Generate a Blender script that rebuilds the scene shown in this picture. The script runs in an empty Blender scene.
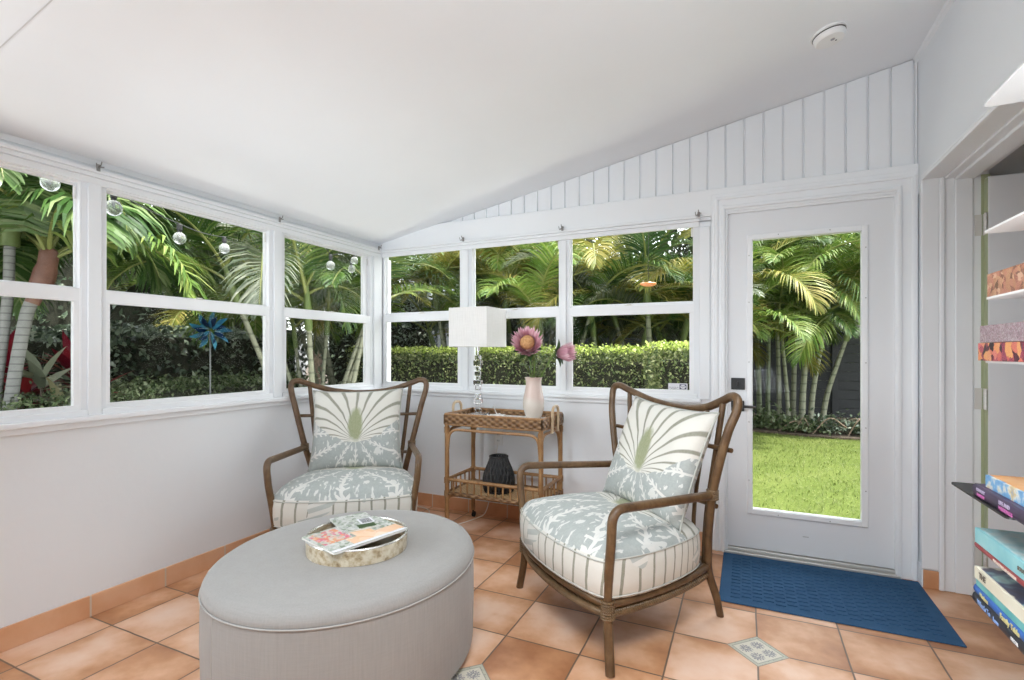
import bpy, bmesh, math, random
import numpy as np
from mathutils import Vector, Matrix

PI = math.pi
R = math.radians
scene = bpy.context.scene
COL = scene.collection
rnd = random.Random(7)

# ------------------------------------------------------------------ materials
class Ex:
    """tiny expression wrapper that writes Math nodes"""
    def __init__(s, nt, sock): s.nt, s.s = nt, sock
    def _m(s, op, *a):
        n = s.nt.nodes.new('ShaderNodeMath'); n.operation = op
        for i, v in enumerate((s,) + a):
            if isinstance(v, Ex): s.nt.links.new(v.s, n.inputs[i])
            else: n.inputs[i].default_value = v
        return Ex(s.nt, n.outputs[0])
    def __add__(s, o): return s._m('ADD', o)
    def __sub__(s, o): return s._m('SUBTRACT', o)
    def __mul__(s, o): return s._m('MULTIPLY', o)
    def __truediv__(s, o): return s._m('DIVIDE', o)
    __radd__ = __add__
    __rmul__ = __mul__
    def rsub(s, o): return (s * -1.0) + o
    def lt(s, o): return s._m('LESS_THAN', o)
    def gt(s, o): return s._m('GREATER_THAN', o)
    def abs(s): return s._m('ABSOLUTE')
    def sin(s): return s._m('SINE')
    def floor(s): return s._m('FLOOR')
    def fract(s): return s._m('FRACT')
    def sqrt(s): return s._m('SQRT')
    def mn(s, o): return s._m('MINIMUM', o)
    def mx(s, o): return s._m('MAXIMUM', o)
    def pw(s, o): return s._m('POWER', o)
    def atan2(s, o): return s._m('ARCTAN2', o)
    def clamp(s):
        e = s._m('ADD', 0.0); e.s.node.use_clamp = True; return e
    def step(s, a, b):
        """soft step a..b"""
        return ((s - a) / (b - a)).clamp()

class Mt:
    def __init__(s, name, rough=.5, base=(.8, .8, .8), spec=.5, metal=0.0):
        m = bpy.data.materials.new(name); m.use_nodes = True
        s.m, s.nt = m, m.node_tree
        s.b = s.nt.nodes['Principled BSDF']
        s.b.inputs['Base Color'].default_value = (*base, 1)
        s.b.inputs['Roughness'].default_value = rough
        s.b.inputs['Specular IOR Level'].default_value = spec
        s.b.inputs['Metallic'].default_value = metal
        m.diffuse_color = (*base, 1)
    def node(s, t, **kw):
        n = s.nt.nodes.new(t)
        for k, v in kw.items():
            if k in n.inputs: n.inputs[k].default_value = v
            else: setattr(n, k, v)
        return n
    def link(s, a, b): s.nt.links.new(a.s if isinstance(a, Ex) else a, b)
    def obj(s):
        if not hasattr(s, '_o'): s._o = s.node('ShaderNodeTexCoord').outputs['Object']
        return s._o
    def xyz(s):
        n = s.node('ShaderNodeSeparateXYZ'); s.link(s.obj(), n.inputs[0])
        return [Ex(s.nt, n.outputs[i]) for i in range(3)]
    def noise(s, scale, detail=3, rough=.5, vec=None, stretch=None, out='Fac'):
        n = s.node('ShaderNodeTexNoise', Scale=scale, Detail=detail, Roughness=rough)
        v = vec if vec is not None else s.obj()
        if stretch:
            mp = s.node('ShaderNodeMapping'); mp.inputs['Scale'].default_value = stretch
            s.link(v, mp.inputs[0]); v = mp.outputs[0]
        s.link(v, n.inputs['Vector'])
        return Ex(s.nt, n.outputs[out])
    def voro(s, scale, feature='F1', out='Distance', vec=None):
        n = s.node('ShaderNodeTexVoronoi', Scale=scale); n.feature = feature
        s.link(vec if vec is not None else s.obj(), n.inputs['Vector'])
        return Ex(s.nt, n.outputs[out])
    def mix(s, f, a, b):
        n = s.node('ShaderNodeMix', data_type='RGBA')
        for v, i in ((f, 0), (a, 6), (b, 7)):
            if isinstance(v, Ex): s.link(v, n.inputs[i])
            elif i == 0: n.inputs[0].default_value = v
            else: n.inputs[i].default_value = (*v, 1)
        return Ex(s.nt, n.outputs[2])
    def ramp(s, f, stops):
        n = s.node('ShaderNodeValToRGB'); cr = n.color_ramp
        while len(cr.elements) < len(stops): cr.elements.new(.5)
        for e, (p, c) in zip(cr.elements, stops): e.position = p; e.color = (*c, 1)
        s.link(f, n.inputs[0]); return Ex(s.nt, n.outputs[0])
    def color(s, e): s.link(e, s.b.inputs['Base Color']); return s
    def bump(s, h, strength=.3, dist=.01):
        n = s.node('ShaderNodeBump', Strength=strength, Distance=dist)
        s.link(h, n.inputs['Height']); s.link(n.outputs[0], s.b.inputs['Normal']); return s

def plain(name, c, rough=.5, spec=.5, metal=0.0): return Mt(name, rough, c, spec, metal).m

def paint(name, c, rough=.45, bscale=60, bs=.05):
    t = Mt(name, rough, c)
    n = t.noise(2.2, 4)
    t.color(t.mix(n, tuple(x * .965 for x in c), tuple(min(1, x * 1.025) for x in c)))
    t.bump(t.noise(bscale, 3), bs, .004)
    return t.m

M = {}
M['wall'] = paint('wall_paint', (.80, .822, .845), .55, 25, .22)
M['trim'] = paint('trim_paint', (.83, .85, .87), .35, 40, .05)
M['door'] = paint('door_paint', (.79, .805, .825), .35, 40, .04)
M['sash'] = paint('sash_paint', (.86, .875, .89), .3, 40, .03)
M['ceil'] = paint('ceiling_paint', (.82, .84, .865), .6, 18, .1)
M['seam'] = plain('ceiling_seam', (.60, .60, .60), .6)
M['groove'] = plain('scuff_grey', (.45, .45, .45), .8)  # even mid grey, used on the door scuff
M['black'] = plain('black_metal', (.012, .012, .013), .4)
M['rubber'] = plain('black_rubber', (.02, .02, .02), .6)
M['steel'] = plain('steel_hook', (.35, .34, .33), .35, .5, 1.0)
M['chrome'] = plain('chrome', (.75, .75, .74), .18, .5, 1.0)
M['alu'] = plain('threshold_metal', (.62, .61, .58), .45, .5, .6)
M['hinge'] = plain('painted_hinge', (.70, .69, .65), .4, .5, .3)
M['green_jamb'] = paint('sage_green_paint', (.40, .44, .27), .5)
M['screen'] = plain('insect_screen', (.02, .02, .02), .8)

def glass_mat(name, tint=(1, 1, 1)):
    m = bpy.data.materials.new(name); m.use_nodes = True; nt = m.node_tree; nt.nodes.clear()
    o = nt.nodes.new('ShaderNodeOutputMaterial'); mx = nt.nodes.new('ShaderNodeMixShader')
    t = nt.nodes.new('ShaderNodeBsdfTransparent'); t.inputs[0].default_value = (*tint, 1)
    g = nt.nodes.new('ShaderNodeBsdfGlossy'); g.inputs['Roughness'].default_value = .02
    f = nt.nodes.new('ShaderNodeFresnel'); f.inputs[0].default_value = 1.09
    nt.links.new(f.outputs[0], mx.inputs[0]); nt.links.new(t.outputs[0], mx.inputs[1]); nt.links.new(g.outputs[0], mx.inputs[2])
    nt.links.new(mx.outputs[0], o.inputs[0]); return m
M['glass'] = glass_mat('window_glass', (.97, .985, .975))
t = Mt('crystal', .02, (1, 1, 1)); t.b.inputs['Transmission Weight'].default_value = 1; t.b.inputs['IOR'].default_value = 1.45
M['crystal'] = t.m
t = Mt('bulb_glass', .03, (.95, .97, .97)); t.b.inputs['Transmission Weight'].default_value = .75; t.b.inputs['IOR'].default_value = 1.2
M['bulb'] = t.m

# terracotta floor with rotated decorative inserts
def floor_mat():
    t = Mt('terracotta_tile', .38)
    x, y, z = t.xyz()
    P = .3265; X0, Y0 = .045, 2.295; PY = .331
    ux = (x - X0) / P; uy = (y - Y0) / PY
    wob = (t.noise(6, 2) - .5) * .016
    fx = (ux + wob).fract(); fy = (uy + wob).fract()
    ex = (fx.mn(fx.rsub(1.0))) * P; ey = (fy.mn(fy.rsub(1.0))) * PY
    e = ex.mn(ey)
    grout = e.step(.0026, .0042).rsub(1.0)
    cid = t.node('ShaderNodeCombineXYZ'); t.link((ux + wob).floor(), cid.inputs[0]); t.link((uy + wob).floor(), cid.inputs[1])
    wn = t.node('ShaderNodeTexWhiteNoise'); wn.noise_dimensions = '3D'; t.link(cid.outputs[0], wn.inputs['Vector'])
    rv = Ex(t.nt, wn.outputs['Value'])
    off = t.node('ShaderNodeVectorMath', operation='MULTIPLY_ADD'); t.link(wn.outputs['Color'], off.inputs[0])
    off.inputs[1].default_value = (9, 9, 9); t.link(t.obj(), off.inputs[2])
    n1 = t.noise(4.2, 3, .5, off.outputs[0]); n2 = t.noise(14, 4, .6, off.outputs[0])
    f = (n1 * .75 + n2 * .25 + (rv - .5) * .34)
    edge = e.step(.0, .10).rsub(1.0) * .16
    c = t.ramp((f + edge), [(.2, (.84, .61, .48)), (.38, (.79, .52, .365)), (.50, (.70, .405, .245)), (.64, (.56, .28, .14)), (.84, (.38, .165, .075))])
    # inserts
    def ins(ix, iy):
        a = (x - (X0 + ix * P)); b = (y - (Y0 + iy * PY)); return a, b
    m = None; ins_c = None
    for ix, iy in ((0, 0), (-3, -2)):
        a, b = ins(ix, iy)
        d = a.abs() + b.abs()
        k = d.lt(.117)
        if m is None: m, dd, aa, bb = k, d * k, a * k, b * k
        else: m = m + k; dd = dd + d * k; aa = aa + a * k; bb = bb + b * k
    p = (aa + bb) * .7071; q = (aa - bb) * .7071          # rotated square coords, +-.08
    inner = dd.lt(.094); line = (dd - .094).abs().lt(.0022)
    px = p.abs() - .030; qx = q.abs() - .030
    rr = (px * px + qx * qx).sqrt(); an = px.atan2(qx)
    flower = rr.lt((an * 6.0).sin().abs() * .012 + .016) * (t.noise(160, 2).gt(.44)) * rr.gt(.004)
    cc = t.mix(inner, (.47, .46, .36), (.62, .58, .48))
    cc = t.mix(flower, cc, (.25, .24, .25)); cc = t.mix(line, cc, (.26, .26, .22))
    cc = t.mix(t.noise(90, 3).gt(.60) * inner.rsub(1.0), cc, (.30, .31, .26))
    c = t.mix(grout, c, (.17, .115, .08))
    c = t.mix(m.clamp(), c, cc)
    rim = (dd - .1145).abs().lt(.0025) * m
    c = t.mix(rim, c, (.26, .21, .17))
    t.color(c)
    t.bump((grout.rsub(1.0) * .8 + n2 * .12 + n1 * .15), .35, .004)
    t.link(n2 * .25 + .24, t.b.inputs['Roughness'])
    return t.m
M['floor'] = floor_mat()

def baseboard_mat(axis, name):
    t = Mt(name, .4); xyz = t.xyz(); u = xyz[axis]
    P, O = (.331, 2.295) if axis == 1 else (.3265, .045)
    uu = (u - O) / P; f = uu.fract(); e = f.mn(f.rsub(1.0)) * P
    wn = t.node('ShaderNodeTexWhiteNoise', noise_dimensions='1D'); t.link(uu.floor(), wn.inputs['W'])
    rv = Ex(t.nt, wn.outputs['Value'])
    n = t.noise(5, 4) * .8 + (rv - .5) * .3 + .06
    c = t.ramp(n, [(.25, (.74, .44, .27)), (.5, (.66, .34, .18)), (.75, (.50, .22, .10))])
    c = t.mix(e.lt(.004), c, (.62, .52, .42)); t.color(c); return t.m
M['base_left'] = baseboard_mat(1, 'baseboard_tile_left'); M['base_back'] = baseboard_mat(0, 'baseboard_tile_back')

# rattan / cane
def cane(name, a, b, c, wrap=False, rough=.38):
    t = Mt(name, rough)
    n = t.noise(18, 4, .6); k = t.noise(60, 3, .6, stretch=(1, 1, .15))
    col = t.ramp(n * .65 + k * .35, [(.3, a), (.5, b), (.72, c)])
    t.color(col)
    if wrap:
        x, y, z = t.xyz(); w = ((x + y + z) * 620.0).sin(); t.bump(w, .5, .003)
    return t.m
M['cane'] = cane('bent_cane', (.060, .030, .013), (.115, .063, .027), (.19, .115, .055))
M['bind'] = cane('rattan_binding', (.09, .053, .023), (.16, .098, .045), (.24, .155, .08), True)
M['rattan'] = cane('honey_rattan', (.20, .095, .034), (.33, .175, .07), (.46, .28, .135))
M['pale_rattan'] = cane('pale_rattan', (.42, .30, .17), (.56, .42, .27), (.66, .53, .37))
def weave(name, a, b, c, sx=55, sz=75):
    t = Mt(name, .5); x, y, z = t.xyz()
    u = (x + y) * (sx * 2 * PI / 2); v = z * (sz * PI)
    w = (u + (v.sin().gt(0.0)) * PI).sin() * (v.sin().abs())
    n = t.noise(30, 4)
    t.color(t.mix((w * .35 + n * .9 - .05).clamp(), a, t.mix(n, b, c)))
    t.bump(w, .9, .006); return t.m
M['weave'] = weave('woven_rattan', (.10, .045, .016), (.32, .17, .07), (.46, .28, .14), 34, 58)
def flat_weave(name):
    t = Mt(name, .5); x, y, z = t.xyz()
    u = (x * 260.0).sin(); v = (y * 260.0).sin(); w = u * v
    n = t.noise(26, 4)
    t.color(t.mix((w * .3 + n).clamp(), (.42, .24, .10), (.70, .50, .28))); t.bump(w, .6, .004); return t.m
M['shelf_weave'] = flat_weave('woven_shelf')

# printed palm-fan fabric
def fan_fabric(name, mode):
    t = Mt(name, .85, spec=.2); x, y, z = t.xyz()
    warp = (t.noise(7, 2) - .5)
    if mode == 'pillow':     # local x lateral, z up (metres, centre 0)
        u = x / .26 + warp * .10; v = z / .26 + warp * .06
        ay, oc = -.36, .05
    else:                    # seat: x lateral, y depth
        u = x / .40 + warp * .08; v = (y - .30) / .34 + warp * .06
        ay, oc = .02, .42
    dx, dy = u, v - ay
    r = (dx * dx + dy * dy).sqrt()
    th = dx.atan2(dy)                      # 0 = straight up
    curve = th + th * r * -.22
    ray = (curve * 17.0).sin().abs()
    lines = ray.step(.26, .46).rsub(1.0) * r.gt(.12)
    cream, olive, dark = (.66, .645, .585), (.235, .265, .115), (.225, .225, .165)
    n = t.noise(120, 2)
    up = t.mix(lines, cream, dark)
    ov = ((u / .19) * (u / .19) + ((v - oc) / .44) * ((v - oc) / .44))
    grain = t.noise(40, 3)
    up = t.mix((ov + (grain - .5) * .5).step(.55, 1.1).rsub(1.0) * .95, up, olive)
    # lower: blue-grey fronds with cream ribs and saw teeth
    ph = dx.atan2(dy * -1.0 + .12)
    rib = (ph * 5.5 + warp * 1.2).sin().abs()
    teeth = (r * 52.0 + rib * 7.0).sin()
    cut = rib.lt(.15) + (rib.lt(.50) * teeth.gt(.35)) * t.noise(9, 2).gt(.42)
    lo = t.mix(cut.clamp(), t.mix(grain, (.27, .305, .29), (.39, .42, .405)), (.66, .655, .615))
    dash = t.noise(30, 2, .5, stretch=(1.6, .5, .5)).gt(.60)
    lo = t.mix(dash, lo, (.62, .625, .59))
    bound = dx * dx * .55 + ay + (-.02)
    low = (v - bound + (t.noise(16, 3) - .5) * .22).lt(.0)
    col = t.mix(low, up, lo)
    if mode == 'seat':
        sd = (x * x / .15 + (y - .35) * (y - .35) / .16)
        side = z.lt(.425)
        an = x.atan2(y - .42)
        st = (an * 24.0 + warp * 1.2 + z * 3.0).sin().abs().lt(.25)
        leafy = t.noise(5.0, 2).gt(.56)
        sc = t.mix(st, (.62, .60, .54), dark); sc = t.mix(leafy, sc, t.mix((z * 130.0 + an * 20.0).sin().gt(.1), (.41, .44, .41), (.64, .63, .58)))
        col = t.mix(side, col, sc)
    col = t.mix(n * .25, col, (.75, .74, .70))
    t.color(col); t.bump(t.noise(260, 2), .12, .002); t.b.inputs['Sheen Weight'].default_value = .15
    return t.m
M['pillow'] = fan_fabric('palm_print_pillow', 'pillow'); M['seat'] = fan_fabric('palm_print_seat', 'seat')
M['piping'] = plain('fabric_piping', (.42, .43, .39), .8)
M['cream_pipe'] = plain('cream_piping', (.50, .50, .46), .8)

def linen(name, c):
    t = Mt(name, .9, spec=.2)
    a = t.noise(160, 2, .5, stretch=(1, 1, .06)); b = t.noise(160, 2, .5, stretch=(.1, .1, 2.0)); g = t.noise(3, 3)
    f = a * .5 + b * .3 + g * .2
    t.color(t.mix(f, tuple(v * .80 for v in c), tuple(min(1, v * 1.17) for v in c)))
    t.bump(a + b, .15, .002); t.b.inputs['Sheen Weight'].default_value = .2; return t.m
M['linen'] = linen('oatmeal_linen', (.31, .30, .285))
M['linen_pipe'] = plain('linen_piping', (.38, .37, .35), .85)
M['shade'] = linen('lampshade_linen', (.80, .79, .77))

def mat_tex():
    t = Mt('navy_mat_fibre', .95, spec=.15); x, y, z = t.xyz()
    n = t.noise(350, 2); g = t.noise(20, 3)
    t.color(t.mix(n * .6 + g * .4, (.018, .056, .125), (.060, .140, .26))); t.bump(n, .5, .003); return t.m
M['mat'] = mat_tex()
def speck(name, stops, scale, detail=4, rough=.4, rr=.6):
    t = Mt(name, rough); t.color(t.ramp(t.noise(scale, detail, rr), stops)); return t.m
M['bark_tray'] = speck('shell_inlay', [(.30, (.16, .10, .05)), (.42, (.42, .33, .2)), (.56, (.60, .53, .40)), (.75, (.70, .66, .55))], 34, 5, .3)
M['tray_in'] = speck('tray_base_wood', [(.3, (.12, .075, .04)), (.6, (.25, .17, .09)), (.8, (.40, .30, .18))], 26, 4, .35)
M['silver_rim'] = plain('silver_rim', (.78, .76, .72), .25, .5, .8)
M['paper'] = plain('page_paper', (.80, .78, .73), .7)
def cover(name, cols, scale, extra=None):
    t = Mt(name, .35)
    wn = t.node('ShaderNodeTexNoise', Scale=scale * .6, Detail=3); t.link(t.obj(), wn.inputs['Vector'])
    wv = t.node('ShaderNodeVectorMath', operation='MULTIPLY_ADD'); t.link(wn.outputs['Color'], wv.inputs[0]); wv.inputs[1].default_value = (1.6 / scale,) * 3; t.link(t.obj(), wv.inputs[2])
    v = t.voro(scale, out='Color', vec=wv.outputs[0]); sp = t.node('ShaderNodeSeparateColor'); t.link(v, sp.inputs[0])
    n = t.noise(scale * .5, 4, .6)
    f = (Ex(t.nt, sp.outputs[0]) * .55 + n * .5)
    k = len(cols); st = [(.12 + .76 * i / (k - 1), c) for i, c in enumerate(cols)]
    t.color(t.ramp(f, st)); return t.m
M['mag_a'] = cover('floral_magazine_cover', [(.10, .11, .09), (.45, .43, .38), (.62, .58, .5), (.70, .30, .12), (.60, .10, .22), (.72, .66, .6)], 70)
M['mag_b'] = cover('garden_magazine_cover', [(.06, .09, .05), (.22, .28, .2), (.5, .52, .48), (.6, .6, .58), (.2, .22, .22)], 80)
M['mag_peach'] = cover('peach_magazine_band', [(.72, .38, .16), (.78, .52, .34), (.82, .68, .55)], 20)

def vase_mat():
    t = Mt('blush_glaze', .22); x, y, z = t.xyz()
    d = (z + (t.noise(9, 3) - .5) * .07 + (x * 4.0).sin() * .03)
    t.color(t.mix(d.step(.12, .16), (.66, .60, .53), (.64, .51, .45))); return t.m
M['vase'] = vase_mat()
M['lantern'] = speck('black_wicker', [(.3, (.010, .010, .011)), (.7, (.035, .034, .034))], 40, 3, .55)
M['protea_core'] = speck('protea_heart', [(.3, (.42, .20, .07)), (.6, (.62, .36, .16)), (.8, (.72, .48, .28))], 90, 2, .8)
M['stem'] = plain('green_stem', (.13, .22, .04), .5)

def leafmat(name, stops, rough=.45, trans=.25, spec=.4):
    stops = [(q, tuple(v * LK for v in c)) for q, c in stops]
    t = Mt(name, rough, spec=spec)
    g = t.node('ShaderNodeNewGeometry')
    r = Ex(t.nt, g.outputs['Random Per Island'])
    n = t.noise(1.6, 2)
    c = t.ramp(r * .7 + n * .45 - .07, stops); t.color(c)
    tr = t.node('ShaderNodeBsdfTranslucent'); t.link(c, tr.inputs[0])
    mx = t.node('ShaderNodeMixShader'); mx.inputs[0].default_value = trans
    t.link(t.b.outputs[0], mx.inputs[1]); t.link(tr.outputs[0], mx.inputs[2])
    t.link(mx.outputs[0], t.nt.nodes['Material Output'].inputs[0])
    return t.m
LK = .55
M['petal'] = leafmat('protea_petal', [(.1, (1.1, .56, .72)), (.5, (1.45, .92, 1.06)), (.9, (1.6, 1.28, 1.34))], .5, .5)
M['palm_green'] = leafmat('palm_leaf_green', [(.1, (.045, .105, .02)), (.45, (.085, .19, .035)), (.7, (.16, .29, .055)), (.92, (.30, .38, .10))])
LK = .62
M['palm_bright'] = leafmat('palm_leaf_bright', [(.1, (.04, .095, .022)), (.45, (.085, .185, .045)), (.7, (.16, .28, .075)), (.92, (.36, .44, .20))], .3)
LK = .6
M['palm_gold'] = leafmat('palm_leaf_gold', [(.1, (.16, .22, .035)), (.4, (.34, .36, .06)), (.7, (.52, .46, .10)), (.92, (.60, .50, .17))])
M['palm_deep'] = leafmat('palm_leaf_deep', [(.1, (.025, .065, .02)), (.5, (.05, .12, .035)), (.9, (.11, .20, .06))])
M['palm_lime'] = leafmat('palm_leaf_lime', [(.1, (.10, .21, .03)), (.5, (.22, .37, .06)), (.9, (.42, .50, .13))])
M['palm_blue'] = leafmat('palm_leaf_grey', [(.1, (.12, .17, .10)), (.5, (.24, .29, .18)), (.9, (.42, .44, .32))], .4)
LK = 1.1
M['hedge'] = leafmat('hedge_leaf', [(.1, (.04, .065, .022)), (.4, (.10, .14, .05)), (.65, (.20, .235, .09)), (.9, (.36, .37, .20))])
M['hedge_top_lit'] = leafmat('hedge_sunlit_top', [(.1, (.22, .31, .05)), (.5, (.36, .45, .09)), (.9, (.52, .58, .20))])  # yellow-green leaf colour paints the sunlight on the hedge tops
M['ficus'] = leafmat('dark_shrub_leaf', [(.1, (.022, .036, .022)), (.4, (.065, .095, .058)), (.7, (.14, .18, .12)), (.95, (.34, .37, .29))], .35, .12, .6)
LK = .75
M['cover'] = leafmat('ground_cover_leaf', [(.1, (.05, .085, .03)), (.5, (.12, .17, .07)), (.9, (.30, .34, .20))])
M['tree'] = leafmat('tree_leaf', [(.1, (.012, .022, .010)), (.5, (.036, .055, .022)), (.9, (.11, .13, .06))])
M['ti'] = leafmat('red_cordyline_leaf', [(.1, (.14, .008, .02)), (.45, (.30, .015, .04)), (.75, (.42, .05, .05)), (.95, (.50, .30, .12))], .35, .2)
M['silverleaf'] = leafmat('pale_bromeliad_leaf', [(.1, (.25, .28, .20)), (.5, (.42, .44, .33)), (.9, (.55, .45, .2))], .4)
M['dark_leaf'] = leafmat('glossy_dark_leaf', [(.1, (.04, .09, .03)), (.5, (.07, .14, .04)), (.9, (.12, .20, .06))], .4, .25)
M['sprig'] = leafmat('sprig_leaf', [(.1, (.09, .13, .04)), (.5, (.17, .22, .07)), (.9, (.3, .33, .14))])
M['grass'] = leafmat('grass_blade', [(.1, (.11, .165, .03)), (.5, (.18, .235, .05)), (.9, (.30, .34, .11))], .6)
M['trunk_grey'] = None
def ringed(name, a, b, freq=26):
    t = Mt(name, .7); x, y, z = t.xyz()
    w = (z * (freq * PI) + t.noise(4, 2) * 2.0).sin()
    n = t.noise(20, 4, .6)
    t.color(t.mix(w.step(.72, 1.05), t.mix(n, a, b), tuple(v * .62 for v in a))); t.bump(n, .4, .01); return t.m
M['trunk_grey'] = ringed('grey_palm_trunk', (.17, .17, .16), (.31, .305, .29), 34)
M['cane_pale'] = ringed('pale_palm_cane', (.17, .18, .12), (.30, .30, .22), 13)
M['cane_gold'] = ringed('golden_palm_cane', (.17, .16, .06), (.28, .26, .12), 12)
M['cane_dark'] = ringed('shaded_palm_cane', (.12, .15, .08), (.25, .28, .17), 12)
M['shaft'] = speck('brown_crownshaft', [(.3, (.10, .04, .028)), (.6, (.19, .085, .06)), (.8, (.26, .15, .10))], 8, 4, .5)
M['shaft_green'] = speck('green_crownshaft', [(.3, (.08, .125, .03)), (.8, (.19, .23, .08))], 6, 3, .5)
M['rachis'] = plain('yellow_green_rachis', (.20, .22, .06), .5)
M['bark'] = speck('tree_bark', [(.3, (.05, .035, .025)), (.7, (.16, .12, .09))], 14, 5, .85)
M['core'] = speck('hedge_inner_shade', [(.3, (.012, .014, .008)), (.7, (.035, .035, .02))], 20, 4, .9)
M['soil'] = speck('dark_mulch', [(.3, (.03, .022, .016)), (.55, (.09, .065, .045)), (.8, (.2, .15, .11))], 24, 5, .95)
M['twig'] = speck('dry_twig', [(.3, (.16, .11, .08)), (.7, (.40, .30, .23))], 20, 3, .9)
def lawn_mat():
    t = Mt('lawn_turf', .9, spec=.2); n = t.noise(1.3, 3); k = t.noise(60, 4)
    t.color(t.ramp(n * .5 + k * .5, [(.3, (.06, .088, .014)), (.5, (.10, .135, .025)), (.7, (.155, .18, .05))])); t.bump(k, .6, .03); return t.m
M['lawn'] = lawn_mat()
M['pale_stone'] = speck('pale_stone', [(.3, (.60, .59, .56)), (.7, (.78, .77, .74))], 9, 4, .8)
M['fence'] = paint('charcoal_fence', (.035, .037, .04), .7, 30, .3)
M['house_wall'] = plain('neighbour_stucco', (.26, .27, .28), .8)
M['house_roof'] = plain('neighbour_roof', (.20, .22, .25), .6)
M['house_dark'] = plain('neighbour_window', (.05, .06, .07), .2)
M['stucco'] = paint('exterior_stucco', (.75, .75, .73), .8, 40, .3)
M['room'] = paint('house_room_paint', (.70, .70, .68), .6)
M['blue_metal'] = speck('blue_metal', [(.3, (.01, .05, .11)), (.55, (.03, .17, .27)), (.8, (.12, .36, .44))], 6, 2, .3)
M['deep_blue'] = plain('deep_blue_metal', (.008, .03, .09), .3, .5, .4)
M['orange'] = plain('orange_plastic', (.65, .22, .07), .35)
M['wire'] = plain('dark_wire', (.03, .03, .03), .5)
M['white_cord'] = plain('white_cord', (.72, .70, .66), .5)
M['plastic'] = plain('white_plastic', (.80, .80, .79), .4)
M['slot'] = plain('dark_slot', (.08, .08, .08), .6)
M['shelf_w'] = plain('white_steel_shelf', (.70, .70, .69), .4)
M['shelf_b'] = plain('black_steel_shelf', (.018, .018, .018), .45)
M['stick_w'] = plain('sticker_white', (.74, .74, .78), .4)
M['stick_g'] = plain('sticker_grey', (.30, .30, .32), .5)
M['stick_b'] = plain('sticker_navy', (.03, .03, .10), .4)
M['lime_wire'] = plain('pole_metal', (.16, .17, .17), .5, .5, .6)

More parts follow.
